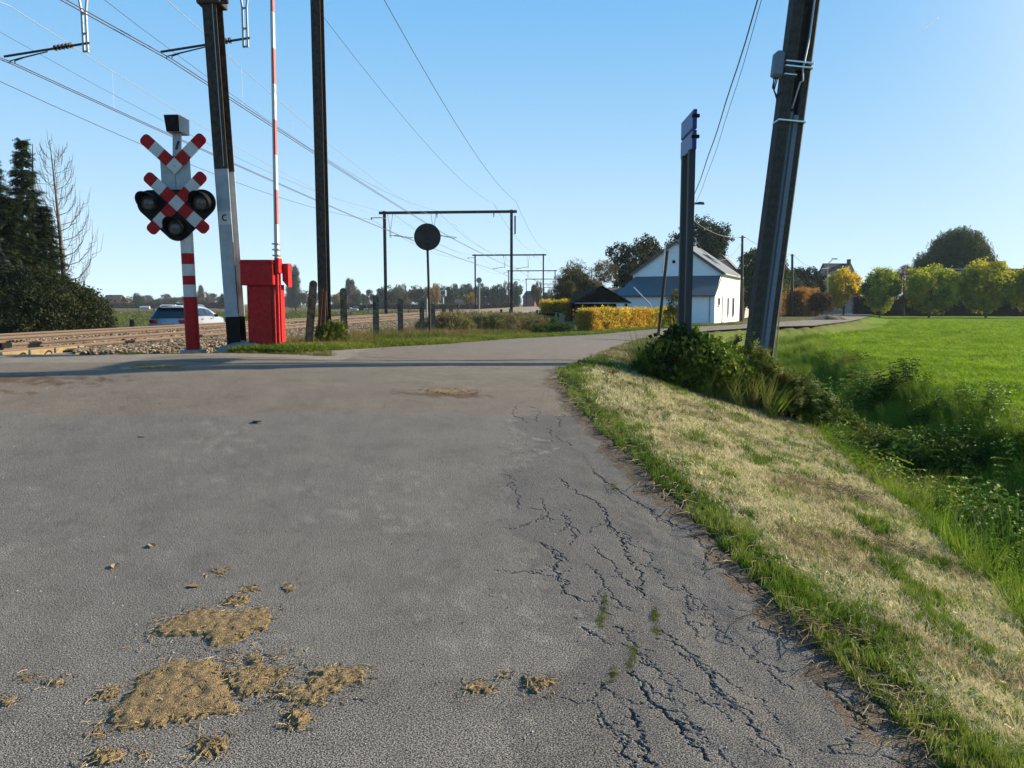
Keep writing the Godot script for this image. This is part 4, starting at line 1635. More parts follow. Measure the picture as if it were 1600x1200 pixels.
# ---------- signs and poles ----------
func build_poles() -> void:
	# back of a round sign by the lane
	var t := stand("round_sign", "round traffic sign seen from behind on a thin dark post", "traffic sign", Vector2(672, 520), Vector2(667.5, 350), 21.0)
	var c := local(t, 667.5, 370, 21.0)
	var m := MB.new()
	m.cyl(Vector3(0, -.4, 0), Vector3(c.x, c.y + .3, 0), .034, -1, 12)
	put("post", m, M["mast_steel"], t)
	m = MB.new()
	m.cyl(Vector3(c.x, c.y, -.07), Vector3(c.x, c.y, -.05), .355, -1, 36)
	m.lathe(Transform3D(Basis(Vector3.RIGHT, PI / 2), Vector3(c.x, c.y, -.06)), [Vector2(.345, .0), Vector2(.36, .0), Vector2(.36, .035), Vector2(.345, .035), Vector2(.345, .0)], 36)
	var disc := put("disc", m, M["sign_back"], t)
	m = MB.new()
	for y in [-.17, .17]:
		m.bx(Vector3(c.x, c.y + y, -.035), Vector3(.5, .035, .03))
	put("bracket", m, M["mast_steel"], disc)
	# white marker board beside the track
	t = thing("marker_board", "small white box marker with dark ring on a post by the tracks", "marker", at(692, 502, 27))
	m = MB.new()
	m.cyl(Vector3(0, -.6, 0), local(t, 692, 463, 27), .035, -1, 8)
	put("post", m, M["grey_paint"], t)
	c = local(t, 692.5, 458, 27)
	m = MB.new()
	m.bx(Vector3(c.x, c.y, 0), Vector3(.2, .22, .14), .01)
	put("box", m, M["white_paint"], t)
	m = MB.new()
	m.lathe(Transform3D(Basis(Vector3.RIGHT, PI / 2), Vector3(c.x - .01, c.y, .072)), [Vector2(.03, 0), Vector2(.055, 0), Vector2(.055, .004), Vector2(.03, .004)], 16)
	put("ring", m, M["black_paint"], t)
	t = thing("marker_post", "slim pale blue-white post beside the tracks", "marker", at(667, 488, 30))
	m = MB.new()
	m.cyl(Vector3(0, -.6, 0), local(t, 667, 466, 30), .03, -1, 8)
	put("post", m, M["grey_paint"], t)
	# grey round sign further on
	t = thing("round_sign", "pale round sign on a grey post in the weeds before the bend", "traffic sign", at(748.5, 500, 38))
	m = MB.new()
	m.cyl(Vector3(0, -.8, 0), local(t, 749, 436, 38), .035, -1, 10)
	put("post", m, M["galvanised"], t)
	c = local(t, 748.5, 438, 38)
	m = MB.new()
	m.cyl(Vector3(c.x, c.y, .04), Vector3(c.x, c.y, .06), .14, -1, 20)
	put("disc", m, M["galvanised"], t)
	# blue sign pair on two posts, seen nearly edge-on
	var d := 12.3
	t = thing("blue_sign", "pair of blue panels on two tall posts, seen nearly edge-on", "sign", at(1083, 540, d) * Vector3(1, 0, 1))
	t.position.y = H(t.position.x, t.position.z)
	var hi := local(t, 1088, 169, d)
	var far := at(1068.5, 190, d * 1.075) - t.position
	var run := Vector3(far.x - hi.x, 0, far.z - hi.z)
	var rn := run.normalized()
	var bot := local(t, 1088, 234, d).y
	for q in [[.06, .11], [.62, .09]]:
		m = MB.new()
		var f: Vector3 = run * q[0]
		m.bar(Vector3(hi.x + f.x - .03, -.3, f.z - .06), Vector3(hi.x + f.x - .03, bot + .02, f.z - .06), .1, q[1], Vector3.RIGHT)
		put("post", m, M["dark_post"], t)
	var hp := (hi.y - bot) / 2
	for i in 2:
		var y0 := bot + i * hp + .01
		m = MB.new()
		m.box(Transform3D(Basis(rn, Vector3.UP, rn.cross(Vector3.UP)), Vector3(hi.x, y0 + hp / 2 - .01, hi.z) + run * .5 + Vector3(-.01, 0, 0)), Vector3(run.length(), hp - .02, .06), .006)
		var pn := put("panel", m, M["sign_blue"], t)
		m = MB.new()
		m.box(Transform3D(Basis(rn, Vector3.UP, rn.cross(Vector3.UP)), Vector3(hi.x, y0 + hp / 2 - .01, hi.z) + run * .5 + Vector3(-.044, 0, 0)), Vector3(run.length() - .05, hp - .06, .006))
		put("face", m, M["sign_blue_pale"], pn)
		m = MB.new()
		m.box(Transform3D(Basis(rn, Vector3.UP, rn.cross(Vector3.UP)), Vector3(hi.x, y0 + hp * .62, hi.z) + run * .02), Vector3(.06, .05, .12), .006)
		put("clamp", m, M["black_paint"], t)
	# leaning concrete utility pole
	d = 12.7
	t = stand("utility_pole", "leaning dark concrete pole with cable ducts and a grey box", "utility pole", Vector2(1181, 590), Vector2(1258, 0), d)
	m = MB.new()
	m.bx(Vector3(-.13, 5.0, 0), Vector3(.17, 11.4, .3), .02)
	m.bx(Vector3(.15, 5.0, -.03), Vector3(.13, 11.4, .24), .02)
	m.bx(Vector3(.02, 5.0, -.08), Vector3(.16, 11.4, .1))
	put("shaft", m, M["pole_concrete"], t)
	m = MB.new()
	var yt := local(t, 1225, 190, d).y
	m.tube([Vector3(.005, -.3, .03), Vector3(.005, yt + .15, .03)], [.036], 14)
	m.bx(Vector3(.075, (yt - .3) / 2, .06), Vector3(.085, yt + .5, .07), .012)
	put("cable_duct", m, M["duct"], t)
	m = MB.new()
	for py in [192.0, 100.0, 107.5]:
		m.bx(Vector3(0, local(t, 1235, py, d).y, 0), Vector3(.44, .025, .315), .003)
	m.bx(Vector3(-.12, local(t, 1230, 120, d).y, .0), Vector3(.2, .02, .31), .003)
	put("steel_band", m, M["steel_band"], t)
	m = MB.new()
	c = local(t, 1214, 102, d)
	m.bx(Vector3(c.x + .01, c.y, .02), Vector3(.16, .4, .22), .035)
	var bx := put("connection_box", m, M["duct"], t)
	m = MB.new()
	m.bx(Vector3(c.x + .14, c.y + .03, 0), Vector3(.12, .05, .1))
	m.bx(Vector3(c.x + .14, c.y - .1, 0), Vector3(.12, .05, .1))
	put("bracket", m, M["wire"], bx)
	m = MB.new()
	for i in 3:
		m.tube([Vector3(c.x - .02 + i * .02, c.y - .2, .03 * i), Vector3(c.x - .04 + i * .015, c.y - .36 - .02 * i, .05), Vector3(c.x + .04, c.y - .48 - .03 * i, .06), Vector3(c.x + .12, c.y - .4, .08)], [.011], 6)
	put("cable_loop", m, M["rubber"], t)
	m = MB.new()
	var pts := [Vector3(.0, yt + .2, .05), Vector3(.06, yt + .6, .1), Vector3(.09, local(t, 1250, 130, d).y, .12), Vector3(.06, local(t, 1247, 112, d).y, .14), Vector3(.11, local(t, 1250, 60, d).y, .11), Vector3(.12, 10.0, .1)]
	m.tube(pts, [.016], 8)
	put("riser_cable", m, M["bright_wire"], t)
	# guy wire
	m = MB.new()
	var g0 := at(1211, 572, 13.9)
	m.tube([g0, at(1226, 400, 13.4), at(1239, 245, 13.4)], [.012], 6)
	m.tube([at(1239, 245, 13.4), t.transform * Vector3(.2, 8.5, 0)], [.008], 6)
	tag(put("guy_wire", m, M["bright_wire"]), "pale guy wire running down beside the leaning concrete pole", "wire")
	# twisted cables to the pole by the house
	var top := t.transform * Vector3(-.15, 9.3, 0)
	var pb := at(1071, 338, 48)
	for i in 2:
		m = MB.new()
		pts = []
		for j in 25:
			var f := j / 24.0
			var p := top.lerp(pb + Vector3(0, -.3 * i, 0), f)
			p.y -= (.55 + .5 * i) * 4 * f * (1 - f)
			pts.append(p + Vector3(sin(j * 1.3), cos(j * 1.3), 0) * .012)
		m.tube(pts, [.018 if i == 0 else .008], 6)
		tag(put("utility_cable", m, M["wire"]), ["thick twisted cable dropping from the leaning pole towards the house", "thin cable below the twisted one, from the leaning pole"][i], "cable", "cables from the leaning pole")
	# distant poles
	var spec := [[1071, 520, 1071, 335, 48.0, .12, "dark_wood", "wooden pole with a small lamp arm behind the blue sign"], [1158.5, 500, 1160, 368, 62.0, .11, "pole_concrete", "slim pale concrete pole standing by the corner of the white house"], [1238, 485, 1238, 397, 92.0, .16, "dark_wood", "dark ivy-grown pole in front of the orange hedge"]]
	var tops := []
	for q in spec:
		var base := at(q[0], q[1], q[4])
		base.y = H(base.x, base.z) - .1
		t = thing("utility_pole", q[7], "utility pole", base, 0)
		var tp := local(t, q[2], q[3], q[4])
		tops.append(at(q[2], q[3], q[4]))
		m = MB.new()
		m.cyl(Vector3.ZERO, tp, q[5] * 1.25, q[5] * .8, 10)
		put("shaft", m, M[q[6]], t)
		m = MB.new()
		m.bx(tp + Vector3(0, -.15, 0), Vector3(.5 if q[0] > 1100 else .12, .06, .06))
		put("crossarm", m, M["wire"], t)
		if q[0] < 1100:
			m = MB.new()
			var lh := local(t, 1094, 318, 48)
			m.tube([tp + Vector3(0, -.6, 0), tp + Vector3(.1, .3, 0), lh + Vector3(-.3, .05, 0), lh], [.03], 6)
			put("lamp_arm", m, M["galvanised"], t)
			m = MB.new()
			m.prism([Vector2(-.3, -.05), Vector2(.25, -.06), Vector2(.2, .07), Vector2(-.05, .1), Vector2(-.3, .04)], Transform3D(Basis(), lh), .22)
			put("lamp_head", m, M["sign_back"], t)
	for i in 2:
		m = MB.new()
		pts = []
		for j in 13:
			var f := j / 12.0
			var p: Vector3 = tops[0].lerp(tops[1] + Vector3(0, -.1, 0), f)
			p.y -= (.5 + 1.4 * i) * 4 * f * (1 - f) + .4 * i
			pts.append(p)
		m.tube(pts, [.018], 5, false)
		tag(put("utility_cable", m, M["wire"]), ["upper slack line between the lamp pole and the pale pole by the house", "lower slack line between the lamp pole and the pale pole by the house"][i], "cable", "lines past the white house")
	m = MB.new()
	pts = []
	for j in 13:
		var f := j / 12.0
		var p: Vector3 = tops[1].lerp(tops[2], f)
		p.y -= 1.6 * f * (1 - f)
		pts.append(p)
	m.tube(pts, [.02], 5, false)
	tag(put("utility_cable", m, M["wire"]), "slack line from the pale pole to the ivy-grown pole", "cable")
	m = MB.new()
	pts = []
	var lampt := at(1296, 418, 100)
	for j in 13:
		var f := j / 12.0
		var p: Vector3 = tops[2].lerp(lampt, f)
		p.y -= 3.0 * f * (1 - f)
		pts.append(p)
	m.tube(pts, [.02], 5, false)
	tag(put("utility_cable", m, M["wire"]), "slack line from the ivy-grown pole to the street lamp", "cable")
	# leaning sign on a dark post by the bend, seen edge-on
	t = stand("edge_on_sign", "leaning dark post with a white sign board seen edge-on by the yellow hedge", "traffic sign", Vector2(1029, 520), Vector2(1043, 385), 30.0)
	m = MB.new()
	m.cyl(Vector3(0, -.5, 0), local(t, 1043, 392, 30), .06, -1, 10)
	put("post", m, M["mast_steel"], t)
	c = local(t, 1039.5, 405, 30)
	m = MB.new()
	m.box(Transform3D(Basis(Vector3.UP, deg_to_rad(80)), Vector3(c.x - .04, c.y, -.1)), Vector3(.62, 1.05, .04), .01)
	put("board", m, M["white_paint"], t)

# ---------- buildings ----------
func wall_quad(m: MB, o: Vector3, x: Vector3, u0: float, u1: float, y0: float, y1: float, out: Vector3, th: float) -> void:
	# slab on a wall: from u0 to u1 along x, y0 to y1, standing out by th
	var c := o + x * ((u0 + u1) / 2) + Vector3(0, (y0 + y1) / 2, 0) + out * (th / 2)
	m.box(Transform3D(Basis(x, Vector3.UP, x.cross(Vector3.UP)), c), Vector3(u1 - u0, y1 - y0, th))

func roof_slope(m: MB, a: Vector3, b: Vector3, c: Vector3, d: Vector3, th: float) -> void:
	# a, b along the eave, c, d along the ridge (counter-clockwise from outside), slab of thickness th
	var n := (b - a).cross(d - a).normalized() * th
	m.quad(a + n, b + n, c + n, d + n)
	m.quad(d, c, b, a)
	m.quad(a, b, b + n, a + n); m.quad(b, c, c + n, b + n); m.quad(c, d, d + n, c + n); m.quad(d, a, a + n, d + n)

func build_house() -> void:
	var fwd := Vector3(.406, 0, -.914)
	var lf := Vector3(-.914, 0, -.406)
	var o := at(1116, 505, 54.0)
	o.y = .12
	var t := thing("white_house", "white rendered house with slate roof, two skylights and a lean-to in front", "house", o)
	var P := func(u: float, v: float, y: float) -> Vector3: return lf * u + fwd * v + Vector3(0, y, 0)
	var wd := 6.6
	var ln := 12.5
	var eave := 3.75
	var ridge := 6.05
	var v0 := 2.7
	# walls
	var m := MB.new()
	m.quad(P.call(wd, v0, 0), P.call(0, v0, 0), P.call(0, v0, eave), P.call(wd, v0, eave))
	m.tri(P.call(wd, v0, eave), P.call(0, v0, eave), P.call(wd / 2, v0, ridge))
	put("gable_wall", m, M["house_white"], t)
	m = MB.new()
	m.quad(P.call(0, 0, 0), P.call(0, ln, 0), P.call(0, ln, eave), P.call(0, v0, eave))
	m.tri(P.call(0, 0, 0), P.call(0, v0, eave), P.call(0, 0, 2.05))
	put("side_wall", m, M["house_white"], t)
	m = MB.new()
	m.quad(P.call(0, ln, 0), P.call(wd, ln, 0), P.call(wd, ln, eave), P.call(0, ln, eave))
	m.tri(P.call(0, ln, eave), P.call(wd, ln, eave), P.call(wd / 2, ln, ridge))
	m.quad(P.call(wd, ln, 0), P.call(wd, v0, 0), P.call(wd, v0, eave), P.call(wd, ln, eave))
	put("rear_wall", m, M["house_white"], t)
	# main roof
	var oh := .18
	m = MB.new()
	roof_slope(m, P.call(-oh, v0 - .15, eave - .12), P.call(-oh, ln + .15, eave - .12), P.call(wd / 2, ln + .15, ridge), P.call(wd / 2, v0 - .15, ridge), .12)
	var rf := put("roof_slope", m, M["slate"], t)
	var nrm: Vector3 = (P.call(-oh, ln, eave) - P.call(-oh, 0, eave)).cross(P.call(wd / 2, 0, ridge + .12) - P.call(-oh, 0, eave)).normalized()
	for q in [[6.2, 7.0], [7.6, 8.4]]:
		m = MB.new()
		var a0: Vector3 = P.call(.9, q[0], 0)
		var slope: float = (ridge - eave + .12) / (wd / 2 + oh)
		var y := func(u: float) -> float: return eave - .12 + (u + oh) * slope + .13
		m.quad(P.call(1.0, q[0], y.call(1.0)) + nrm * .05, P.call(1.0, q[1], y.call(1.0)) + nrm * .05, P.call(2.1, q[1], y.call(2.1)) + nrm * .05, P.call(2.1, q[0], y.call(2.1)) + nrm * .05)
		put("skylight", m, M["window_dark"], rf)
	m = MB.new()
	roof_slope(m, P.call(wd + oh, ln + .15, eave - .12), P.call(wd + oh, v0 - .15, eave - .12), P.call(wd / 2, v0 - .15, ridge), P.call(wd / 2, ln + .15, ridge), .12)
	put("roof_slope", m, M["slate"], t)
	m = MB.new()
	var vg := v0 - .17
	for q in [[-oh, wd / 2], [wd + oh, wd / 2]]:
		m.bar(P.call(q[0], vg, eave - .1), P.call(q[1], vg, ridge + .05), .05, .2, fwd)
	put("verge_board", m, M["slate"], t)
	m = MB.new()
	m.bar(P.call(-oh - .06, v0 - .1, eave - .1), P.call(-oh - .06, ln, eave - .1), .1, .1, Vector3.UP)
	put("gutter", m, M["grey_paint"], t)
	# lean-to
	var lo := 2.05
	var hi := 3.45
	var wl := 7.0
	m = MB.new()
	m.quad(P.call(wl, 0, 0), P.call(0, 0, 0), P.call(0, 0, lo), P.call(wl, 0, lo))
	m.quad(P.call(wl, v0 + .1, 0), P.call(wl, 0, 0), P.call(wl, 0, lo), P.call(wl, v0 + .1, lo))
	put("lean_to_wall", m, M["house_white"], t)
	m = MB.new()
	roof_slope(m, P.call(wl + .15, -.15, lo - .05), P.call(-.05, -.15, lo - .05), P.call(-.05, v0 - .01, hi), P.call(wl - .6, v0 - .01, hi), .1)
	roof_slope(m, P.call(wl + .15, v0, lo - .05), P.call(wl + .15, -.15, lo - .05), P.call(wl - .6, v0 - .01, hi), P.call(wl - .6, v0, hi), .1)
	var lr := put("lean_to_roof", m, M["slate"], t)
	m = MB.new()
	m.bar(P.call(wl + .2, -.2, lo), P.call(-.05, -.2, lo), .08, .1, Vector3.UP)
	put("gutter", m, M["slate"], lr)
	# openings of the side wall
	var out := -lf
	var so := P.call(0, 0, 0) as Vector3
	for q in [[1.2, 2.0, 1.35, 1.95, "window"], [3.1, 4.0, .05, 2.05, "door"], [5.7, 6.3, .55, 2.0, "window"], [8.6, 9.3, .55, 2.0, "window"]]:
		m = MB.new()
		wall_quad(m, so, fwd, q[0], q[1], q[2], q[3], out, .05)
		var w := put(q[4], m, M["grey_paint"] if q[4] == "window" else M["white_paint"], t)
		if q[4] == "window":
			m = MB.new()
			wall_quad(m, so, fwd, q[0] + .07, q[1] - .07, q[2] + .07, q[3] - .07, out, .058)
			put("pane", m, M["window_dark"], w)
			m = MB.new()
			wall_quad(m, so, fwd, q[0] - .06, q[1] + .06, q[2] - .06, q[2] - .01, out, .1)
			put("sill", m, M["grey_paint"], w)
		else:
			m = MB.new()
			wall_quad(m, so, fwd, q[0] + .02, q[0] + .1, q[2], q[3], out, .06)
			wall_quad(m, so, fwd, q[1] - .1, q[1] - .02, q[2], q[3], out, .06)
			put("frame", m, M["grey_paint"], w)
	m = MB.new()
	m.cyl(P.call(wd / 2 + .2, v0 - .02, 4.6), P.call(wd / 2 + .2, v0 - .08, 4.6), .12, .12, 10)
	put("vent", m, M["black_paint"], t)
	m = MB.new()
	wall_quad(m, P.call(0, 0, 0), lf, .3, .38, 0, lo, -fwd, .06)
	wall_quad(m, P.call(0, 0, 0), lf, 6.4, 6.48, 0, lo, -fwd, .06)
	put("downpipe", m, M["grey_paint"], t)
	# pale pole or stay leaning against the lean-to
	m = MB.new()
	m.tube([at(1018, 478, 52), at(990, 449, 53)], [.05], 6)
	tag(put("leaning_stay", m, M["white_paint"]), "thin pale stay slanting in front of the lean-to wall", "stay")
	# low outbuilding between the house and the carport
	var q0 := at(975, 470, 62)
	q0.y = H(q0.x, q0.z)
	t = thing("outbuilding", "low pale outbuilding with a brown sloping roof beside the white house", "outbuilding", q0)
	m = MB.new()
	m.bx(Vector3(0, 1.0, 0), Vector3(3.2, 2.0, 2.5))
	put("wall", m, M["house_white"], t)
	m = MB.new()
	roof_slope(m, Vector3(-1.9, 1.9, 1.4), Vector3(1.8, 2.0, 1.4), Vector3(1.8, 2.7, -1.4), Vector3(-1.9, 2.6, -1.4), .1)
	put("roof", m, M["roof_brown"], t)
	# brown-roofed house behind
	q0 = at(1127, 440, 82)
	q0.y = 0
	t = thing("brown_roof_house", "brown-roofed brick house peeping out behind the white house", "house", q0, -.35)
	m = MB.new()
	m.bx(Vector3(0, 2.0, -3), Vector3(5, 4.0, 8))
	m.prism([Vector2(-2.5, 4), Vector2(2.5, 4), Vector2(0, 6.6)], Transform3D(Basis(), Vector3(0, 0, -3)), 7.9)
	put("wall", m, M["pink_wall"], t)
	m = MB.new()
	roof_slope(m, Vector3(-2.8, 3.8, 1.2), Vector3(-2.8, 3.8, -7.2), Vector3(0, 6.65, -7.2), Vector3(0, 6.65, 1.2), -.12)
	roof_slope(m, Vector3(2.8, 3.8, -7.2), Vector3(2.8, 3.8, 1.2), Vector3(0, 6.65, 1.2), Vector3(0, 6.65, -7.2), -.12)
	put("roof", m, M["roof_brown"], t)

func build_garden() -> void:
	# black carport with a low gable roof
	var o := at(940, 500, 50)
	o.y = H(o.x, o.z)
	var t := thing("black_carport", "black timber carport with a low gable roof behind the yellow hedge", "carport", o, .05)
	var hw := 1.72
	var ey := 1.42
	var m := MB.new()
	for x in [-hw + .1, hw - .1, .7]:
		for z in [-.1, -4.0]:
			m.bx(Vector3(x, ey / 2, z), Vector3(.12, ey, .12))
	put("posts", m, M["black_wood"], t)
	m = MB.new()
	m.bx(Vector3(0, ey / 2, -4.1), Vector3(hw * 2 - .1, ey, .06))
	m.bx(Vector3(-hw + .08, ey / 2, -2.1), Vector3(.05, ey, 4.0))
	put("rear_boards", m, M["black_wood"], t)
	m = MB.new()
	m.prism([Vector2(-hw, ey), Vector2(hw, ey), Vector2(0, ey + .95)], Transform3D(Basis(), Vector3(0, 0, -.05)), .08)
	put("gable_boards", m, M["black_wood"], t)
	m = MB.new()
	roof_slope(m, Vector3(-hw - .15, ey - .06, .15), Vector3(0, ey + 1.0, .15), Vector3(0, ey + 1.0, -4.4), Vector3(-hw - .15, ey - .06, -4.4), .07)
	roof_slope(m, Vector3(0, ey + 1.0, .15), Vector3(hw + .15, ey - .06, .15), Vector3(hw + .15, ey - .06, -4.4), Vector3(0, ey + 1.0, -4.4), .07)
	put("roof", m, M["black_wood"], t)
	m = MB.new()
	m.bx(Vector3(0, ey - .04, .03), Vector3(hw * 2 + .1, .06, .05))
	put("fascia", m, M["grey_paint"], t)
	# clipped yellow beech hedges
	hedge("long clipped yellow beech hedge along the lane before the house", Vector3(3.5, .3, -36.6), Vector3(9.3, .25, -42.7), 1.02, .9, BEECH, 3000, .27, "yellow beech hedges")
	var a := at(848, 492, 52)
	var b := at(892, 492, 52)
	hedge("short clipped yellow hedge beside the wooden gate posts", Vector3(a.x, H(a.x, a.z), a.z), Vector3(b.x - .2, H(b.x, b.z), b.z), 1.45, .8, BEECH, 900, .32, "yellow beech hedges")
	# wooden gate and posts
	t = thing("wooden_gate", "weathered wooden gate posts and rails beside the clipped hedge", "gate", Vector3(at(890, 518, 38).x, .3, -38))
	var gp := func(px: float, py: float) -> Vector3: return local(t, px, py, 38)
	for q in [[875, 516, 876, 490, .14], [881, 516, 880, 492, .14], [896, 518, 896, 498, .08], [908, 518, 902.5, 482, .1], [915, 519, 915, 498, .08], [869, 500, 869, 488, .08]]:
		m = MB.new()
		m.bar(gp.call(q[0], q[1]) - Vector3(0, .3, 0), gp.call(q[2], q[3]), q[4], q[4])
		put("post", m, M["grey_wood"], t)
	for y in [503.5, 507.0]:
		m = MB.new()
		m.bar(gp.call(883, y) + Vector3(0, 0, .06), gp.call(914, y) + Vector3(0, 0, .06), .07, .03, Vector3.UP)
		put("rail", m, M["grey_wood"], t)
	# dark low wall/woodpile behind the gate
	m = MB.new()
	var w := at(858, 500, 44)
	m.bx(Vector3(w.x, H(w.x, w.z) + .35, w.z), Vector3(1.3, .9, .8), .1)
	tag(put("covered_woodpile", m, M["black_wood"]), "low dark covered pile beside the gate posts", "woodpile")
	# trees behind the house
	var G := "trees around the white house"
	var p := at(922, 484, 78)
	p.y = 0
	round_tree("deciduous_tree", "olive and rust-brown bushy tree left of the dark oak behind the carport".replace("left of", "beside"), p, 6.2, 6.6, .3, [Color(.04, .055, .018), Color(.09, .085, .03), Color(.2, .11, .04), Color(.24, .13, .05)], 1500, .42, G, 20, "fine")
	p = at(900, 484, 70)
	p.y = 0
	round_tree("deciduous_tree", "dark green shrubby tree with bare twigs at the end of the short hedge", p, 4.6, 4.4, .2, OLIVE, 1000, .34, G, 14, "fine")
	p = at(990, 484, 86)
	p.y = 0
	round_tree("deciduous_tree", "tall dark oak with bronze patches standing above the carport", p, 9.2, 7.4, .8, [Color(.015, .028, .01), Color(.04, .05, .016), Color(.1, .085, .025)], 2200, .5, G, 26)
	p = at(1090, 480, 95)
	p.y = 0
	round_tree("deciduous_tree", "dark green pine-like tree rising behind the white house's ridge", p, 12.2, 7.2, 3.0, [Color(.015, .035, .012), Color(.03, .055, .02), Color(.06, .085, .03)], 1500, .55, G, 18)
	p = at(1022, 480, 90)
	p.y = 0
	round_tree("deciduous_tree", "smaller dark oak tucked behind the white house's lean-to side", p, 8.0, 5.0, .8, [Color(.015, .028, .01), Color(.04, .05, .016), Color(.1, .085, .025)], 900, .5, G)
	p = at(1188, 480, 80)
	p.y = 0
	round_tree("deciduous_tree", "full mid-green tree between the white house and the leaning pole", p, 8.0, 5.2, .4, GREEN, 1700, .45, G, 20)
	p = at(1208, 480, 100)
	p.y = 0
	round_tree("deciduous_tree", "olive green tree just past the leaning pole above the orange hedge", p, 7.4, 4.6, .4, OLIVE, 900, .5, G, 14)

# ---------- car ----------
func build_car() -> void:
	var base := at(263, 520, 33.2)
	base.y = .05
	var t := thing("estate_car", "silver estate car driving away beyond the railway tracks", "car", base, -TH + .08)
	# local: forward -z, sections from the tail (z = 0) to the nose (z = -4.7)
	var st := [[.02, .62, .78, .55, .62, .8], [-.12, .72, .86, .9, 1.02, .84], [-.3, .78, .87, .98, 1.28, .85], [-.62, .82, .89, 1.0, 1.43, .86], [-1.6, .84, .9, 1.0, 1.48, .87], [-2.5, .84, .9, .99, 1.46, .87], [-3.05, .84, .9, .97, 1.25, .86], [-3.5, .83, .89, .95, .99, .85], [-4.1, .8, .87, .86, .89, .82], [-4.5, .72, .8, .7, .74, .72], [-4.68, .55, .62, .52, .55, .55]]
	var prof := func(s: Array) -> Array:
		# z, half width sill, half width waist, waist height, roof height, half width belt
		var roofw: float = lerpf(s[5], .58, clampf((s[4] - s[3]) / .45, 0, 1))
		return [Vector3(0, .2, s[0]), Vector3(s[1] * .96, .2, s[0]), Vector3(s[1] + .02, .32, s[0]), Vector3(s[2], .55 if s[3] > .6 else .42, s[0]), Vector3(s[5], s[3], s[0]), Vector3(roofw + .03, lerpf(s[3], s[4], .88), s[0]), Vector3(roofw - .12, s[4] - .005, s[0]), Vector3(0, s[4] + .015, s[0])]
	var m := MB.new()
	for sx in [1, -1]:
		for i in st.size() - 1:
			var a: Array = prof.call(st[i])
			var b: Array = prof.call(st[i + 1])
			for j in 7:
				var q := [a[j], b[j], b[j + 1], a[j + 1]]
				for k in 4:
					q[k] = q[k] * Vector3(sx, 1, 1)
				if sx > 0:
					m.quad(q[0], q[1], q[2], q[3])
				else:
					m.quad(q[3], q[2], q[1], q[0])
		var a: Array = prof.call(st[0])
		for j in 6:
			var q0: Vector3 = a[0] * Vector3(sx, 1, 1)
			var q1: Vector3 = a[j + 1] * Vector3(sx, 1, 1)
			var q2: Vector3 = a[j + 2 if j < 6 else 7] * Vector3(sx, 1, 1)
			if sx > 0:
				m.tri(q0, q1, q2)
			else:
				m.tri(q0, q2, q1)
	put("body", m, M["car_paint"], t)
	# glass: rear window follows the tailgate between sections 1 and 3
	m = MB.new()
	m.quad(Vector3(-.7, .95, -.05), Vector3(.7, .95, -.05), Vector3(.58, 1.39, -.37), Vector3(-.58, 1.39, -.37))
	var rg := put("rear_window", m, M["car_glass"], t)
	m = MB.new()
	m.bx(Vector3(0, 1.43, -.3), Vector3(1.1, .03, .22), .008)
	put("roof_spoiler", m, M["car_paint"], rg)
	for sx in [1.0, -1.0]:
		for q in [[-.55, -1.15], [-1.22, -2.05], [-2.12, -2.9]]:
			m = MB.new()
			var x0 := .878
			var x1 := .66
			var ya := 1.02
			var yb := 1.36
			var cut := .22 if q[1] < -2.8 else (-.0)
			var cut0 := .12 if q[0] > -.6 else 0.0
			var pts := [Vector3(x0 * sx, ya, q[0]), Vector3(x0 * sx, ya, q[1]), Vector3(x1 * sx, yb - cut * .3, q[1] + cut), Vector3(x1 * sx, yb, q[0] - cut0)]
			for i in 4:
				pts[i] += Vector3(.012 * sx, 0, 0)
			if sx > 0:
				m.quad(pts[0], pts[1], pts[2], pts[3])
			else:
				m.quad(pts[3], pts[2], pts[1], pts[0])
			put("side_window", m, M["car_glass"], t)
		m = MB.new()
		m.box(Transform3D(Basis(Vector3.UP, .25 * sx), Vector3(.64 * sx, .82, -.0)), Vector3(.34, .14, .12), .02)
		put("tail_light", m, M["tail_red"], t)
		m = MB.new()
		m.bx(Vector3(.98 * sx, 1.02, -2.85), Vector3(.2, .13, .1), .03)
		put("wing_mirror", m, M["black_paint"], t)
		m = MB.new()
		m.tube([Vector3(.6 * sx, 1.44, -.6), Vector3(.6 * sx, 1.5, -.8), Vector3(.6 * sx, 1.5, -2.2), Vector3(.6 * sx, 1.46, -2.4)], [.018], 6)
		put("roof_rail", m, M["galvanised"], t)
		for z in [-.95, -3.75]:
			var wl := Node3D.new()
			wl.name = "wheel"
			t.add_child(wl, true)
			wl.position = Vector3(.8 * sx, .31, z)
			var rot := Transform3D(Basis(Vector3(0, 0, 1), -PI / 2 * sx), Vector3.ZERO)
			m = MB.new()
			m.lathe(rot, [Vector2(.2, -.1), Vector2(.3, -.1), Vector2(.32, -.06), Vector2(.32, .08), Vector2(.3, .11), Vector2(.21, .11)], 24)
			put("tyre", m, M["rubber"], wl)
			m = MB.new()
			m.lathe(rot, [Vector2(.21, .09), Vector2(.17, .105), Vector2(.05, .09), Vector2(.001, .1)], 10)
			put("rim", m, M["rim"], wl)
		for z in [-1.5, -2.5]:
			m = MB.new()
			m.bx(Vector3(.905 * sx, .88, z), Vector3(.03, .03, .18), .008)
			put("door_handle", m, M["black_paint"], t)
	m = MB.new()
	m.bx(Vector3(0, .42, .02), Vector3(1.5, .22, .12), .03)
	put("rear_bumper", m, M["car_paint"], t)
	m = MB.new()
	m.bx(Vector3(0, .72, .035), Vector3(.52, .11, .015))
	put("number_plate", m, M["plate_white"], t)
	m = MB.new()
	m.prism([Vector2(0, 0), Vector2(.16, 0), Vector2(.14, .07), Vector2(.08, .07)], Transform3D(Basis(Vector3.UP, PI / 2), Vector3(0, 1.47, -.7)), .03)
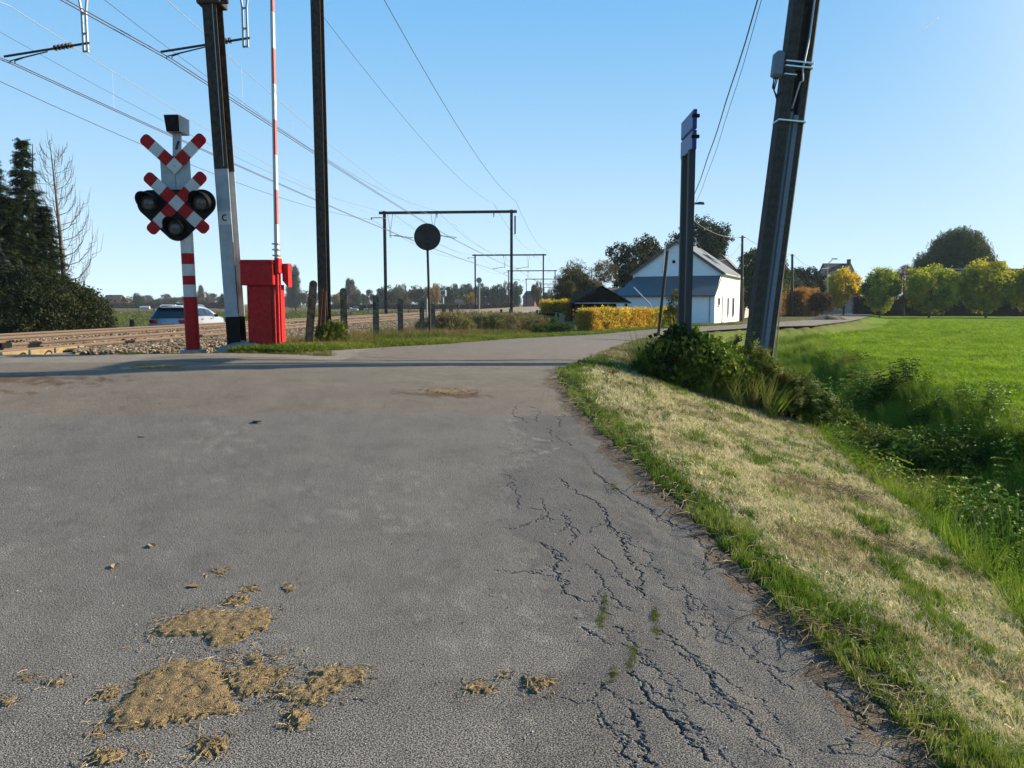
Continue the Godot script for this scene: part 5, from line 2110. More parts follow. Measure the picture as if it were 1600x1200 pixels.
	put("antenna_fin", m, M["car_paint"], t)

# ---------- left side of the railway ----------
func build_left_trees() -> void:
	var g := "conifers beyond the tracks"
	var p := at(52, 515, 31)
	p.y = H(p.x, p.z)
	conifer("tallest slender dark conifer beside the bare tree", p, 8.1, 3.4, DARKFIR, 2800, .55, g, .95)
	p = at(80, 515, 30)
	p.y = H(p.x, p.z)
	conifer("shorter dark conifer between the tallest one and the bare tree", p, 5.4, 2.8, DARKFIR, 1900, .5, g, .9)
	p = at(2, 515, 30)
	p.y = H(p.x, p.z)
	conifer("dark spire-topped conifer behind the silvery fir branches", p, 7.3, 3.8, DARKFIR, 2800, .6, g, .95)
	p = at(28, 515, 29)
	p.y = H(p.x, p.z)
	conifer("broad dark conifer between the two spires", p, 5.6, 3.8, DARKFIR, 2200, .55, g, .7)
	p = at(-22, 515, 28)
	p.y = H(p.x, p.z)
	conifer("silvery blue fir with pale branches at the tracks' far side", p, 5.2, 4.4, BLUEFIR, 2000, .6, g, .8)
	p = at(-60, 515, 31)
	p.y = H(p.x, p.z)
	conifer("dark conifer standing past the silvery fir", p, 7.5, 4.0, DARKFIR, 1500, .6, g, .8)
	# dense cypress bushes at the foot
	var spec := [[92, 28.5, 1.5, 2.6, "rounded dark cypress bush at the foot of the bare tree"], [128, 28.8, 1.0, 2.2, "outermost dark cypress bush at the end of the conifers"], [60, 28, 1.6, 2.9, "wide dark cypress bush before the tallest conifer"], [18, 27.5, 1.7, 2.4, "low dark cypress bush before the silvery fir"]]
	for q in spec:
		p = at(q[0], 515, q[1])
		p.y = H(p.x, p.z)
		var lobes := [[p + Vector3(0, q[3] * .4, 0), Vector3(q[2], q[3] * .55, q[2])], [p + Vector3(-.4, q[3] * .65, -.3), Vector3(q[2] * .6, q[3] * .35, q[2] * .6)], [p + Vector3(.5, q[3] * .3, .2), Vector3(q[2] * .6, q[3] * .4, q[2] * .6)]]
		heap_bush("cypress_bush", q[4], "bush", lobes, [Color(.012, .024, .009), Color(.028, .042, .014), Color(.06, .07, .02)], 2200, .36, "fine", "cypress bushes beyond the tracks")
	# bare tree: trunk and three orders of branches
	p = at(101, 515, 32.5)
	p.y = H(p.x, p.z)
	var t := thing("bare_tree", "leafless young tree with a pale trunk and fine upswept twigs", "tree", p)
	var m := MB.new()
	var hh := 8.3
	m.tube([Vector3.ZERO, Vector3(.1, hh * .4, 0), Vector3(.0, hh * .75, .05), Vector3(-.15, hh, 0)], [.13, .095, .045, .008], 8)
	put("trunk", m, M["bark_pale"], t)
	var twig := MB.new()
	for i in 46:
		var f := lerpf(.22, .95, i / 46.0)
		var a := i * 2.4 + rng.randf() * .5
		var ln := lerpf(2.4, .6, f) * rng.randf_range(.75, 1.1)
		var o := Vector3(.1 * (1 - f), hh * f, 0)
		var dv := Vector3(cos(a), 0, sin(a))
		var tip := o + dv * ln * .72 + Vector3(0, ln * .75, 0)
		var br := MB.new()
		br.tube([o, o + dv * ln * .35 + Vector3(0, ln * .12, 0), o + dv * ln * .6 + Vector3(0, ln * .4, 0), tip], [.034 * (1.15 - f), .024 * (1.15 - f), .014, .005], 5, false)
		for k in 6:
			var s0 := (o + dv * ln * .3).lerp(tip, k / 6.0 + .05)
			var b2 := a + rng.randf_range(-1.3, 1.3)
			var l2 := ln * rng.randf_range(.25, .45)
			twig.tube([s0, s0 + Vector3(cos(b2), .5, sin(b2)) * l2 * .5, s0 + Vector3(cos(b2) * .7, 1.3, sin(b2) * .7) * l2], [.010, .008, .004], 4, false)
		put("branch", br, M["bark_pale"], t)
	put("twigs", twig, M["bark_pale"], t)
	# posts of the pasture
	var posts := [[206, 515, 499, 33.0, .2], [451, 508, 497, 46, .13], [548.5, 497, 487, 70, .14], [638, 491, 484, 95, .16], [613.5, 490, 485, 100, .1], [241, 490, 481, 110, .22], [462, 489, 479.5, 120, .2], [641, 486, 478, 130, .2], [716, 487, 473, 85, .16], [545, 485, 478, 130, .18]]
	var plabs := ["short thick wooden post beside the silver car", "stubby pasture post behind the red cabinet's foot", "pasture post close to the lying white cow", "pasture post next to the first far portal mast", "thin pasture post between the cows and the portal mast", "stout distant pasture post near the white wrapped bale", "distant pasture post below the two tall poplars", "distant pasture post behind the concrete fence posts", "tall slim pasture post near the white marker board", "distant pasture post behind the dark cow"]
	for q in posts:
		var b := at(q[0], q[2], q[3])
		var gy := H(b.x, b.z) - .1
		t = thing("pasture_post", plabs[posts.find(q)], "fence post", Vector3(b.x, gy, b.z), rng.randf(), "pasture posts")
		m = MB.new()
		m.tube([Vector3.ZERO, Vector3(.01, (b.y - gy) * .5, 0), Vector3(0, b.y - gy, 0)], [q[4] * .55, q[4] * .5, q[4] * .46], 9)
		put("shaft", m, M["dark_wood"], t)
	# cattle lying in the pasture
	for q in [[559, 484.5, 150.0, "cow_dark", "large dark cow lying in the pasture", .3, 1.15], [554, 488.0, 140.0, "cow_white", "white cow lying in front of the dark one", 2.6, .8], [574.5, 486.0, 150.0, "cow_pied", "black and white cow lying apart in the pasture", .2, .75]]:
		var b := at(q[0], q[1], q[2])
		cow(Vector3(b.x, H(b.x, b.z), b.z), q[5], q[6], q[3], q[4])

func cow(p: Vector3, turn: float, sc: float, mat: String, label: String) -> void:
	var t := thing("cow", label, "cow", p, turn, "cattle in the pasture")
	var m := MB.new()
	# one swept body from rump over back, neck and head to muzzle
	m.tube([Vector3(-.95, .5, 0), Vector3(-.9, .55, 0), Vector3(-.6, .55, 0), Vector3(0, .5, 0), Vector3(.5, .55, 0), Vector3(.85, .75, .02), Vector3(1.1, 1.0, .05), Vector3(1.3, 1.05, .08), Vector3(1.5, .92, .1), Vector3(1.62, .84, .1)], [.1, .36, .46, .5, .44, .28, .18, .16, .12, .08], 12)
	# folded legs and ears joined to it
	for sx in [-1.0, 1.0]:
		m.tube([Vector3(.5, .35, .3 * sx), Vector3(.85, .12, .38 * sx), Vector3(.45, .07, .42 * sx)], [.13, .08, .05], 7)
		m.tube([Vector3(-.6, .4, .35 * sx), Vector3(-.15, .16, .5 * sx), Vector3(-.6, .08, .52 * sx)], [.2, .1, .05], 7)
		m.tube([Vector3(1.2, 1.14, .1 * sx), Vector3(1.16, 1.2, .26 * sx)], [.04, .07], 6)
	m.tube([Vector3(-.95, .6, 0), Vector3(-1.08, .35, .05), Vector3(-1.05, .08, .08)], [.04, .025, .04], 6)
	var o := put("body", m, M[mat], t)
	o.scale = Vector3.ONE * sc

# ---------- right side beyond the field ----------
func build_right_side() -> void:
	var y := 0.0
	# tall orange beech hedges by the lane
	var hp := [[1203, 1226, 90.0, 2.9, "tall orange beech hedge between the leaning pole and the ivy-grown pole"], [1243, 1268, 92.0, 3.0, "tall orange beech hedge just past the ivy-grown pole"]]
	for q in hp:
		var a := at(q[0], 486, q[2])
		var b := at(q[1], 486, q[2] + 4)
		hedge(q[4], Vector3(a.x, H(a.x, a.z), a.z), Vector3(b.x, H(b.x, b.z), b.z), q[3], 1.6, [Color(.2, .1, .02), Color(.42, .2, .035), Color(.45, .25, .05), Color(.3, .12, .025)], 1600, .42, "tall orange hedges", .25)
	var p := at(1284, 486, 93)
	p.y = 0
	heap_bush("brown_shrub", "dark brown leafy shrub at the end of the orange hedges", "shrub", [[p + Vector3(0, 1.4, 0), Vector3(1.3, 1.5, 1.3)], [p + Vector3(-.7, 1.7, 0), Vector3(.9, 1.1, .9)]], [Color(.04, .025, .012), Color(.1, .05, .02), Color(.2, .09, .03)], 900, .4)
	p = at(1257, 480, 125)
	p.y = 0
	round_tree("deciduous_tree", "dark distant tree above the orange hedges", p, 7.6, 8.0, .3, [Color(.015, .03, .012), Color(.04, .055, .02)], 900, .6)
	p = at(1280, 480, 128)
	p.y = 0
	round_tree("deciduous_tree", "dark rounded distant tree between the hedges and the street lamp", p, 8.0, 6.5, .3, [Color(.02, .03, .014), Color(.05, .055, .02)], 700, .6)
	p = at(1222, 480, 122)
	p.y = 0
	round_tree("deciduous_tree", "greyish distant tree above the first orange hedge", p, 7.0, 6.0, .3, OLIVE, 700, .6)
	# yellow maple pair
	var gm := "row of maples along the field"
	p = at(1318, 484, 104)
	p.y = -.1
	round_tree("maple_tree", "bright yellow maple before the brick house", p, 6.6, 4.6, .5, [Color(.4, .38, .02), Color(.85, .62, .03), Color(.95, .66, .03)], 1900, .42, gm, 22)
	p = at(1375, 484, 100)
	p.y = -.1
	round_tree("maple_tree", "green and yellow maple beside the brick house", p, 6.3, 4.7, .5, [Color(.12, .18, .012), Color(.34, .42, .03), Color(.65, .62, .05)], 2300, .42, gm, 24)
	p = at(1452, 484, 97)
	p.y = -.1
	round_tree("maple_tree", "wide olive-gold maple next to the red tree", p, 6.7, 6.3, .4, [Color(.2, .24, .014), Color(.42, .47, .03), Color(.64, .62, .05)], 3400, .42, gm, 34)
	p = at(1541, 484, 96)
	p.y = -.1
	round_tree("maple_tree", "largest golden-green maple before the willow's edge", p, 7.4, 6.4, .5, [Color(.16, .2, .014), Color(.42, .42, .03), Color(.72, .62, .04)], 3500, .42, gm, 34)
	p = at(1618, 484, 95)
	p.y = -.1
	round_tree("maple_tree", "golden maple at the end of the dark building", p, 6.6, 5.8, .6, [Color(.2, .2, .014), Color(.5, .44, .03), Color(.9, .68, .04)], 2600, .42, gm, 28)
	p = at(1412, 484, 106)
	p.y = -.1
	round_tree("deciduous_tree", "slim rusty red tree between two maples", p, 7.6, 3.4, .5, RUSTY, 1000, .42, "", 14, "fine")
	# willow
	p = at(1492, 482, 122)
	p.y = -.1
	var t := thing("willow_tree", "big weeping willow towering over the maples", "tree", p)
	var m := MB.new()
	limbs(m, Vector3.ZERO, 11.5, .4, 5.0, .3, 12, .5)
	put("trunk", m, M["bark"], t)
	var b := Buf.new()
	var wc := [Color(.045, .065, .018), Color(.09, .11, .03), Color(.16, .17, .045)]
	for i in 5200:
		var d := rdir()
		var c := Vector3(0, 0, 0)
		var r := Vector3(5.4, 7.0, 5.4)
		if i % 4 == 0:
			c = Vector3(-4.2, -1.0, 0)
			r = Vector3(3.6, 4.4, 3.6)
		d.y = absf(d.y)
		var pos := c + Vector3(0, 7.0, 0) + d * r * Vector3(1, 1, 1) * pow(rng.randf(), .2) * (1 + .12 * nz.get_noise_3dv(d * 6.0))
		pos.y -= rng.randf() * 4.0 * (1 - d.y)
		if pos.y < .8:
			continue
		var s := rng.randf_range(1.0, 2.2)
		b.add(pos, Basis(Vector3.UP, rng.randf() * TAU).scaled(Vector3(2.2, s, 2.2)), pal(wc, pos * .3))
	multi("crown", b, S["strand"], M["leaf"], t)
	# long dark building with flat roof behind the maples
	p = at(1540, 482, 116)
	p.y = -.1
	t = thing("flat_roofed_building", "long dark flat-roofed building behind the maples", "building", p)
	m = MB.new()
	m.bx(Vector3(3.5, 3.4, -4), Vector3(20, 6.8, 8))
	put("wall", m, M["dark_facade"], t)
	m = MB.new()
	m.bx(Vector3(3.5, 6.86, -4), Vector3(20.4, .16, 8.4), .02)
	put("roof_edge", m, M["grey_paint"], t)
	m = MB.new()
	m.bx(Vector3(2.7, 7.5, -3.0), Vector3(2.2, 1.3, 2.2))
	put("roof_cabin", m, M["dark_facade"], t)
	# dark hedge along the far edge of the field
	var a := at(1338, 484, 112)
	var e := at(1700, 484, 106)
	hedge("dark hedge running under the maples at the field's far edge", Vector3(a.x, -.12, a.z), Vector3(e.x, -.12, e.z), 2.6, 1.4, [Color(.012, .018, .008), Color(.025, .03, .012), Color(.04, .035, .015)], 4200, .45, "", .3)
	# brick house gable end
	p = at(1325, 484, 124)
	p.y = 0
	t = thing("brick_house", "pinkish brick house with a dark roof and a chimney behind the yellow maple", "house", p, .02)
	m = MB.new()
	m.bx(Vector3(-.7, 2.7, -3), Vector3(4.4, 5.4, 6))
	m.prism([Vector2(-3, 5.4), Vector2(3, 5.4), Vector2(0, 8.0)], Transform3D(Basis(Vector3.UP, PI / 2), Vector3(-.7, 0, -3)), 4.39)
	put("wall", m, M["pink_wall"], t)
	m = MB.new()
	roof_slope(m, Vector3(-3.1, 5.2, .25), Vector3(1.5, 5.2, .25), Vector3(1.5, 8.1, -3), Vector3(-3.1, 8.1, -3), .12)
	roof_slope(m, Vector3(1.5, 5.2, -6.25), Vector3(-3.1, 5.2, -6.25), Vector3(-3.1, 8.1, -3), Vector3(1.5, 8.1, -3), .12)
	var rf := put("roof", m, M["roof_brown"], t)
	m = MB.new()
	m.bx(Vector3(1.15, 8.4, -3), Vector3(.45, .9, .5))
	put("chimney", m, M["brick"], rf)
	for q in [[1.2, 3.6], [1.2, 1.3]]:
		m = MB.new()
		m.bx(Vector3(1.5, q[1], -1.6), Vector3(.06, 1.2, .8))
		put("window", m, M["window_dark"], t)
	# street lamp
	var lb := at(1293, 486, 100)
	lb.y = 0
	t = thing("street_lamp", "grey curved-arm street lamp above the yellow maple", "street lamp", lb)
	m = MB.new()
	m.tube([Vector3(0, -.1, 0), local(t, 1293, 425, 100), local(t, 1294, 412, 100), local(t, 1300, 406, 100)], [.09, .06, .045, .04], 8)
	put("pole", m, M["galvanised"], t)
	m = MB.new()
	m.bx(local(t, 1304, 404.5, 100), Vector3(.75, .14, .25), .04)
	put("lamp_head", m, M["galvanised"], t)
	# heap of earth by the lane
	p = at(1292, 494, 70)
	p.y = H(p.x, p.z)
	m = MB.new()
	var rings := 9
	var prev := []
	for i in rings:
		var f := i / float(rings - 1)
		var cur := []
		for j in 26:
			var an := TAU * j / 26.0
			var wob := 1 + .2 * nz.get_noise_2d(cos(an) * 3, sin(an) * 3)
			cur.append(Vector3(cos(an) * 2.1 * (1 - f) * wob, .5 * (1 - pow(1 - f, 2)) + .12 * nz.get_noise_3d(cos(an) * 4, f * 5, sin(an) * 4) - .1 * (1 - f), sin(an) * 1.5 * (1 - f) * wob))
		if prev:
			for j in 26:
				m.quad(prev[(j + 1) % 26], prev[j], cur[j], cur[(j + 1) % 26])
		prev = cur
	var o := put("earth_heap", m, M["soil"])
	o.position = p
	tag(o, "low heap of brown earth at the edge of the lane and field", "earth heap")

# ---------- far treeline across the left fields ----------
func build_far() -> void:
	var G := "far trees across the pasture"
	# prototypes, reused at other places and sizes
	var kinds := {
		"o": [OLIVE, 8.0, 8.0, "rounded olive tree in the far treeline across the pasture"],
		"g": [[Color(.02, .045, .018), Color(.04, .07, .028), Color(.06, .085, .03)], 9.0, 6.5, "dark green tree in the far treeline across the pasture"],
		"r": [[Color(.12, .06, .03), Color(.2, .11, .05), Color(.16, .12, .06)], 8.0, 8.5, "rust-brown tree in the far treeline across the pasture"],
		"y": [GOLD, 7.0, 7.0, "golden autumn tree in the far treeline across the pasture"],
		"b": [[Color(.07, .06, .05), Color(.11, .09, .075)], 8.0, 9.0, "greyish half-bare tree in the far treeline across the pasture"],
	}
	# kind, pixel x, top y, base y, width in pixels, distance
	var rows := [
		["o", 196, 462, 482, 22, 320, "olive far tree beside the orange-roofed farmhouse"], ["g", 216, 456, 482, 17, 300, "dark upright far tree past the farm's pale shed"], ["b", 205, 468, 482, 30, 420, "wide greyish far tree rising behind the farm's sheds"], ["b", 232, 461, 483, 34, 430, "hazy greyish far tree between the pale shed and the silver car"], ["g", 240, 467, 484, 20, 300, "low dark far tree just before the silver car's tail"], ["b", 262, 459, 483, 38, 430, "hazy greyish far tree above the silver car's roof"], ["o", 268, 463, 484, 24, 320, "olive far tree above the silver car's rear window"],
		["r", 318, 457, 482, 26, 300, "rust-brown far tree between the signal post and the letter C mast"], ["b", 335, 458, 482, 40, 420, "hazy greyish far tree behind the letter C mast"], ["o", 332, 470, 482, 14, 300, "small olive far tree beside the dark fir"], ["b", 300, 457, 482, 40, 440, "hazy greyish far tree hidden by the striped signal post"],
		["o", 470, 452, 479, 26, 300, "olive far tree just past the two tall poplars"], ["o", 488, 455, 479, 24, 310, "second olive far tree past the two tall poplars, behind the leaning post"], ["y", 530, 456, 479, 24, 300, "golden far tree before the slim pale poplars"], ["r", 552, 448, 479, 26, 310, "rust-brown far tree beside the slim pale poplars"], ["g", 556, 455, 479, 16, 290, "narrow dark far tree at the foot of the slim pale poplars"], ["b", 575, 452, 479, 26, 330, "greyish far tree between the slim poplars and the first far portal mast"],
		["g", 600, 448, 478, 30, 290, "dark green far tree behind the first far portal mast"], ["o", 612, 444, 478, 36, 290, "wide olive far tree crossing the first far portal mast"], ["r", 628, 445, 478, 30, 300, "rust-brown far tree right after the first far portal mast"], ["b", 640, 452, 478, 24, 330, "greyish far tree in the gap between the two largest far crowns"],
		["o", 658, 444, 478, 36, 280, "wide olive far tree behind the round sign's post"], ["y", 676, 442, 478, 24, 275, "yellow-topped far tree beside the round sign's post"], ["o", 690, 442, 478, 26, 290, "olive far tree behind the white marker board"], ["g", 706, 440, 478, 24, 280, "dark pine-like far tree next after the white marker board"], ["g", 722, 441, 477, 22, 290, "dark pine-like far tree before the second portal's far mast"], ["g", 736, 440, 477, 20, 285, "dark pine-like far tree right behind the second portal's far mast"], ["y", 733, 456, 478, 22, 255, "bright golden far tree at the foot of the second portal's far mast"], ["g", 752, 439, 477, 22, 290, "dark pine-like far tree behind the pale round sign"], ["g", 768, 443, 477, 22, 290, "dark pine-like far tree next after the pale round sign"], ["g", 780, 441, 477, 20, 290, "dark pine-like far tree before the third portal's far mast"], ["r", 793, 441, 477, 24, 290, "rust-brown far tree beside the third portal's far mast"], ["g", 808, 436, 477, 16, 285, "tall narrow dark far tree close to the nearer mast of the first far portal"], ["o", 840, 436, 477, 18, 210, "thin-leaved olive far tree above the small brick house"], ["o", 858, 451, 478, 18, 230, "olive far tree between the small brick house and the second portal"], ["g", 872, 456, 479, 20, 240, "dark far tree at the end of the line of portals"], ["r", 450, 458, 480, 22, 330, "rust-brown far tree behind the red barrier cabinet"],
	]
	var proto := {}
	for q in rows:
		var k: Array = kinds[q[0]]
		var t: Node3D
		if not proto.has(q[0]):
			t = round_tree("far_tree", q[6], Vector3.ZERO, k[1], k[2], .2, k[0], 620, .75, G, 15)
			proto[q[0]] = t
		else:
			t = copy(proto[q[0]], q[6])
		var b := at(q[1], q[3], q[5])
		var tp := at(q[1], q[2], q[5])
		var wide: float = q[4] * q[5] / FPX
		t.transform = Transform3D(Basis(Vector3.UP, rng.randf() * TAU).scaled(Vector3(wide / k[2], (tp.y + .3) / k[1], wide / k[2])), Vector3(b.x, -.3, b.z))
	# poplars
	for q in [[455, 415, 479, 12, 300.0, "tall grey-green poplar behind the barrier, nearer of a pair"], [463, 417, 479, 12, 300.0, "tall grey-green poplar behind the barrier, with yellower foot"], [545, 437, 479, 9, 330.0, "slim pale poplar above the fence posts"], [551, 439, 479, 9, 330.0, "second slim pale poplar above the fence posts"], [315, 448, 482, 8, 380.0, "small distant poplar behind the silver car"]]:
		var b := at(q[0], q[2], q[4])
		var h: float = at(q[0], q[1], q[4]).y + .3
		b.y = -.3
		var w: float = q[3] * q[4] / FPX
		var t := thing("poplar_tree", q[5], "tree", b, rng.randf() * TAU, "poplars across the pasture")
		var m := MB.new()
		limbs(m, Vector3.ZERO, h * .95, .25, w * .3, .1, 12, 2.0)
		put("trunk", m, M["bark"], t)
		var bf := Buf.new()
		for i in 700:
			var f := rng.randf()
			var a := rng.randf() * TAU
			var r := w * .5 * pow(sin(PI * clampf(f * .92 + .06, 0, 1)), .6) * sqrt(rng.randf()) * (1 + .25 * sin(f * 25 + a))
			bf.add(Vector3(cos(a) * r, h * (.05 + .95 * f), sin(a) * r), Basis.from_euler(Vector3(rng.randf(), rng.randf() * TAU, rng.randf())).scaled(Vector3(.8, 1.3, .8)), pal([Color(.05, .06, .035), Color(.09, .1, .055), Color(.12, .12, .05)], Vector3(a, f * 4, r)))
		multi("crown", bf, S["fine"], M["leaf"], t)
	# small dark fir behind the mast
	var p := at(348, 480, 260)
	p.y = -.1
	conifer("small dark fir across the pasture behind the letter C mast", p, 5.2, 4.0, [Color(.01, .025, .018), Color(.025, .045, .03)], 700, .9)
	# farm with orange roof
	p = at(176, 482, 300)
	p.y = 0
	var t := thing("farmhouse", "farmhouse with an orange tiled roof beyond the pasture", "house", p, -.2)
	var m := MB.new()
	m.bx(Vector3(1.2, 1.2, 0), Vector3(8.4, 2.4, 5))
	m.bx(Vector3(-3.6, 1.0, 1), Vector3(3.0, 2.0, 4))
	put("wall", m, M["brick"], t)
	m = MB.new()
	roof_slope(m, Vector3(-3.2, 2.2, 2.8), Vector3(5.6, 2.2, 2.8), Vector3(4.6, 5.0, 0), Vector3(-2.4, 5.0, 0), .15)
	roof_slope(m, Vector3(5.6, 2.2, -2.8), Vector3(-3.2, 2.2, -2.8), Vector3(-2.4, 5.0, 0), Vector3(4.6, 5.0, 0), .15)
	put("roof", m, M["roof_orange"], t)
	m = MB.new()
	roof_slope(m, Vector3(-5.4, 1.9, 3.2), Vector3(-2.0, 1.9, 3.2), Vector3(-2.0, 3.6, 1), Vector3(-5.4, 3.6, 1), .15)
	put("annex_roof", m, M["roof_brown"], t)
	for x in [-1.0, 1.5, 3.8]:
		m = MB.new()
		m.bx(Vector3(x, 1.3, 2.52), Vector3(.8, .9, .06))
		put("window", m, M["window_dark"], t)
	# wrapped bales and a white glasshouse
	for q in [[226.5, 482.5, 240.0, 1.5, .9, "white wrapped bale lying in the pasture"], [208, 478, 310.0, 1.9, .9, "pale low shed among the far trees"], [193, 478, 310.0, .9, .8, "small pale shed beside the farmhouse"]]:
		var b := at(q[0], q[1], q[2])
		b.y = 0
		m = MB.new()
		m.tube([Vector3(-q[3], q[4] * .5, 0), Vector3(-q[3] + .1, q[4] * .5, 0), Vector3(q[3] - .1, q[4] * .5, 0), Vector3(q[3], q[4] * .5, 0)], [q[4] * .45, q[4] * .55, q[4] * .55, q[4] * .45], 10)
		var o := put("wrapped_bale" if q[0] > 220 else "pale_shed", m, M["white_wrap"])
		o.position = b
		tag(o, q[5], "bale" if q[0] > 220 else "shed")
	# brick house far down the line
	p = at(832, 478, 270)
	p.y = 0
	t = thing("brick_house", "reddish brick house far down the tracks behind the portals", "house", p, .9)
	m = MB.new()
	m.bx(Vector3(0, 2, 0), Vector3(4.5, 4, 5))
	m.prism([Vector2(-2.25, 4), Vector2(2.25, 4), Vector2(0, 6)], Transform3D(), 4.99)
	put("wall", m, M["brick"], t)
	m = MB.new()
	roof_slope(m, Vector3(-2.5, 3.8, 2.7), Vector3(0, 6.05, 2.7), Vector3(0, 6.05, -2.7), Vector3(-2.5, 3.8, -2.7), .12)
	roof_slope(m, Vector3(0, 6.05, 2.7), Vector3(2.5, 3.8, 2.7), Vector3(2.5, 3.8, -2.7), Vector3(0, 6.05, -2.7), .12)
	put("roof", m, M["roof_brown"], t)
	p = at(760, 474, 280)
	p = at(720, 476, 265)
	p.y = 0
	t = thing("pale_house", "low pale house among the far trees behind the golden tree", "house", p)
	m = MB.new()
	m.bx(Vector3(0, 1.0, 0), Vector3(3.4, 2.0, 3))
	put("wall", m, M["pink_wall"], t)
	m = MB.new()
	roof_slope(m, Vector3(-1.9, 1.9, 1.7), Vector3(1.9, 1.9, 1.7), Vector3(1.9, 3.0, 0), Vector3(-1.9, 3.0, 0), .1)
	put("roof", m, M["roof_brown"], t)
	# dark low hedges closing the pasture and the horizon
	var hs := [[505, 800, 477.5, 240.0, 1.0, "low dark hedge closing the pasture below the far trees"], [160, 345, 483, 285.0, 1.3, "ragged dark hedge below the farm and far trees"]]
	for q in hs:
		var a := at(q[0], q[2], q[3])
		var b := at(q[1], q[2], q[3])
		hedge(q[5], Vector3(a.x, -.2, a.z), Vector3(b.x, -.2, b.z), q[4] + .4, 2.0, [Color(.015, .02, .012), Color(.035, .04, .02)], 2600, .8, "far hedges", .3)
	# thin trail high in the sky
	m = MB.new()
	m.tube([at(1442, 47, 18000), at(1455, 37, 18000), at(1466, 28, 18000)], [4.0, 12.0, 9.0], 8)
	leafy("vapour", 1.0).albedo_color = Color.WHITE
	tag(put("contrail_cloud", m, M["vapour"]), "short white vapour trail high in the blue sky", "cloud")

# ---------- grass and weeds ----------
func blade_basis(w: float, h: float, lean := .25) -> Basis:
	return Basis.from_euler(Vector3(rng.randfn() * lean, rng.randf() * TAU, rng.randfn() * lean)).scaled_local(Vector3(w, h, w))

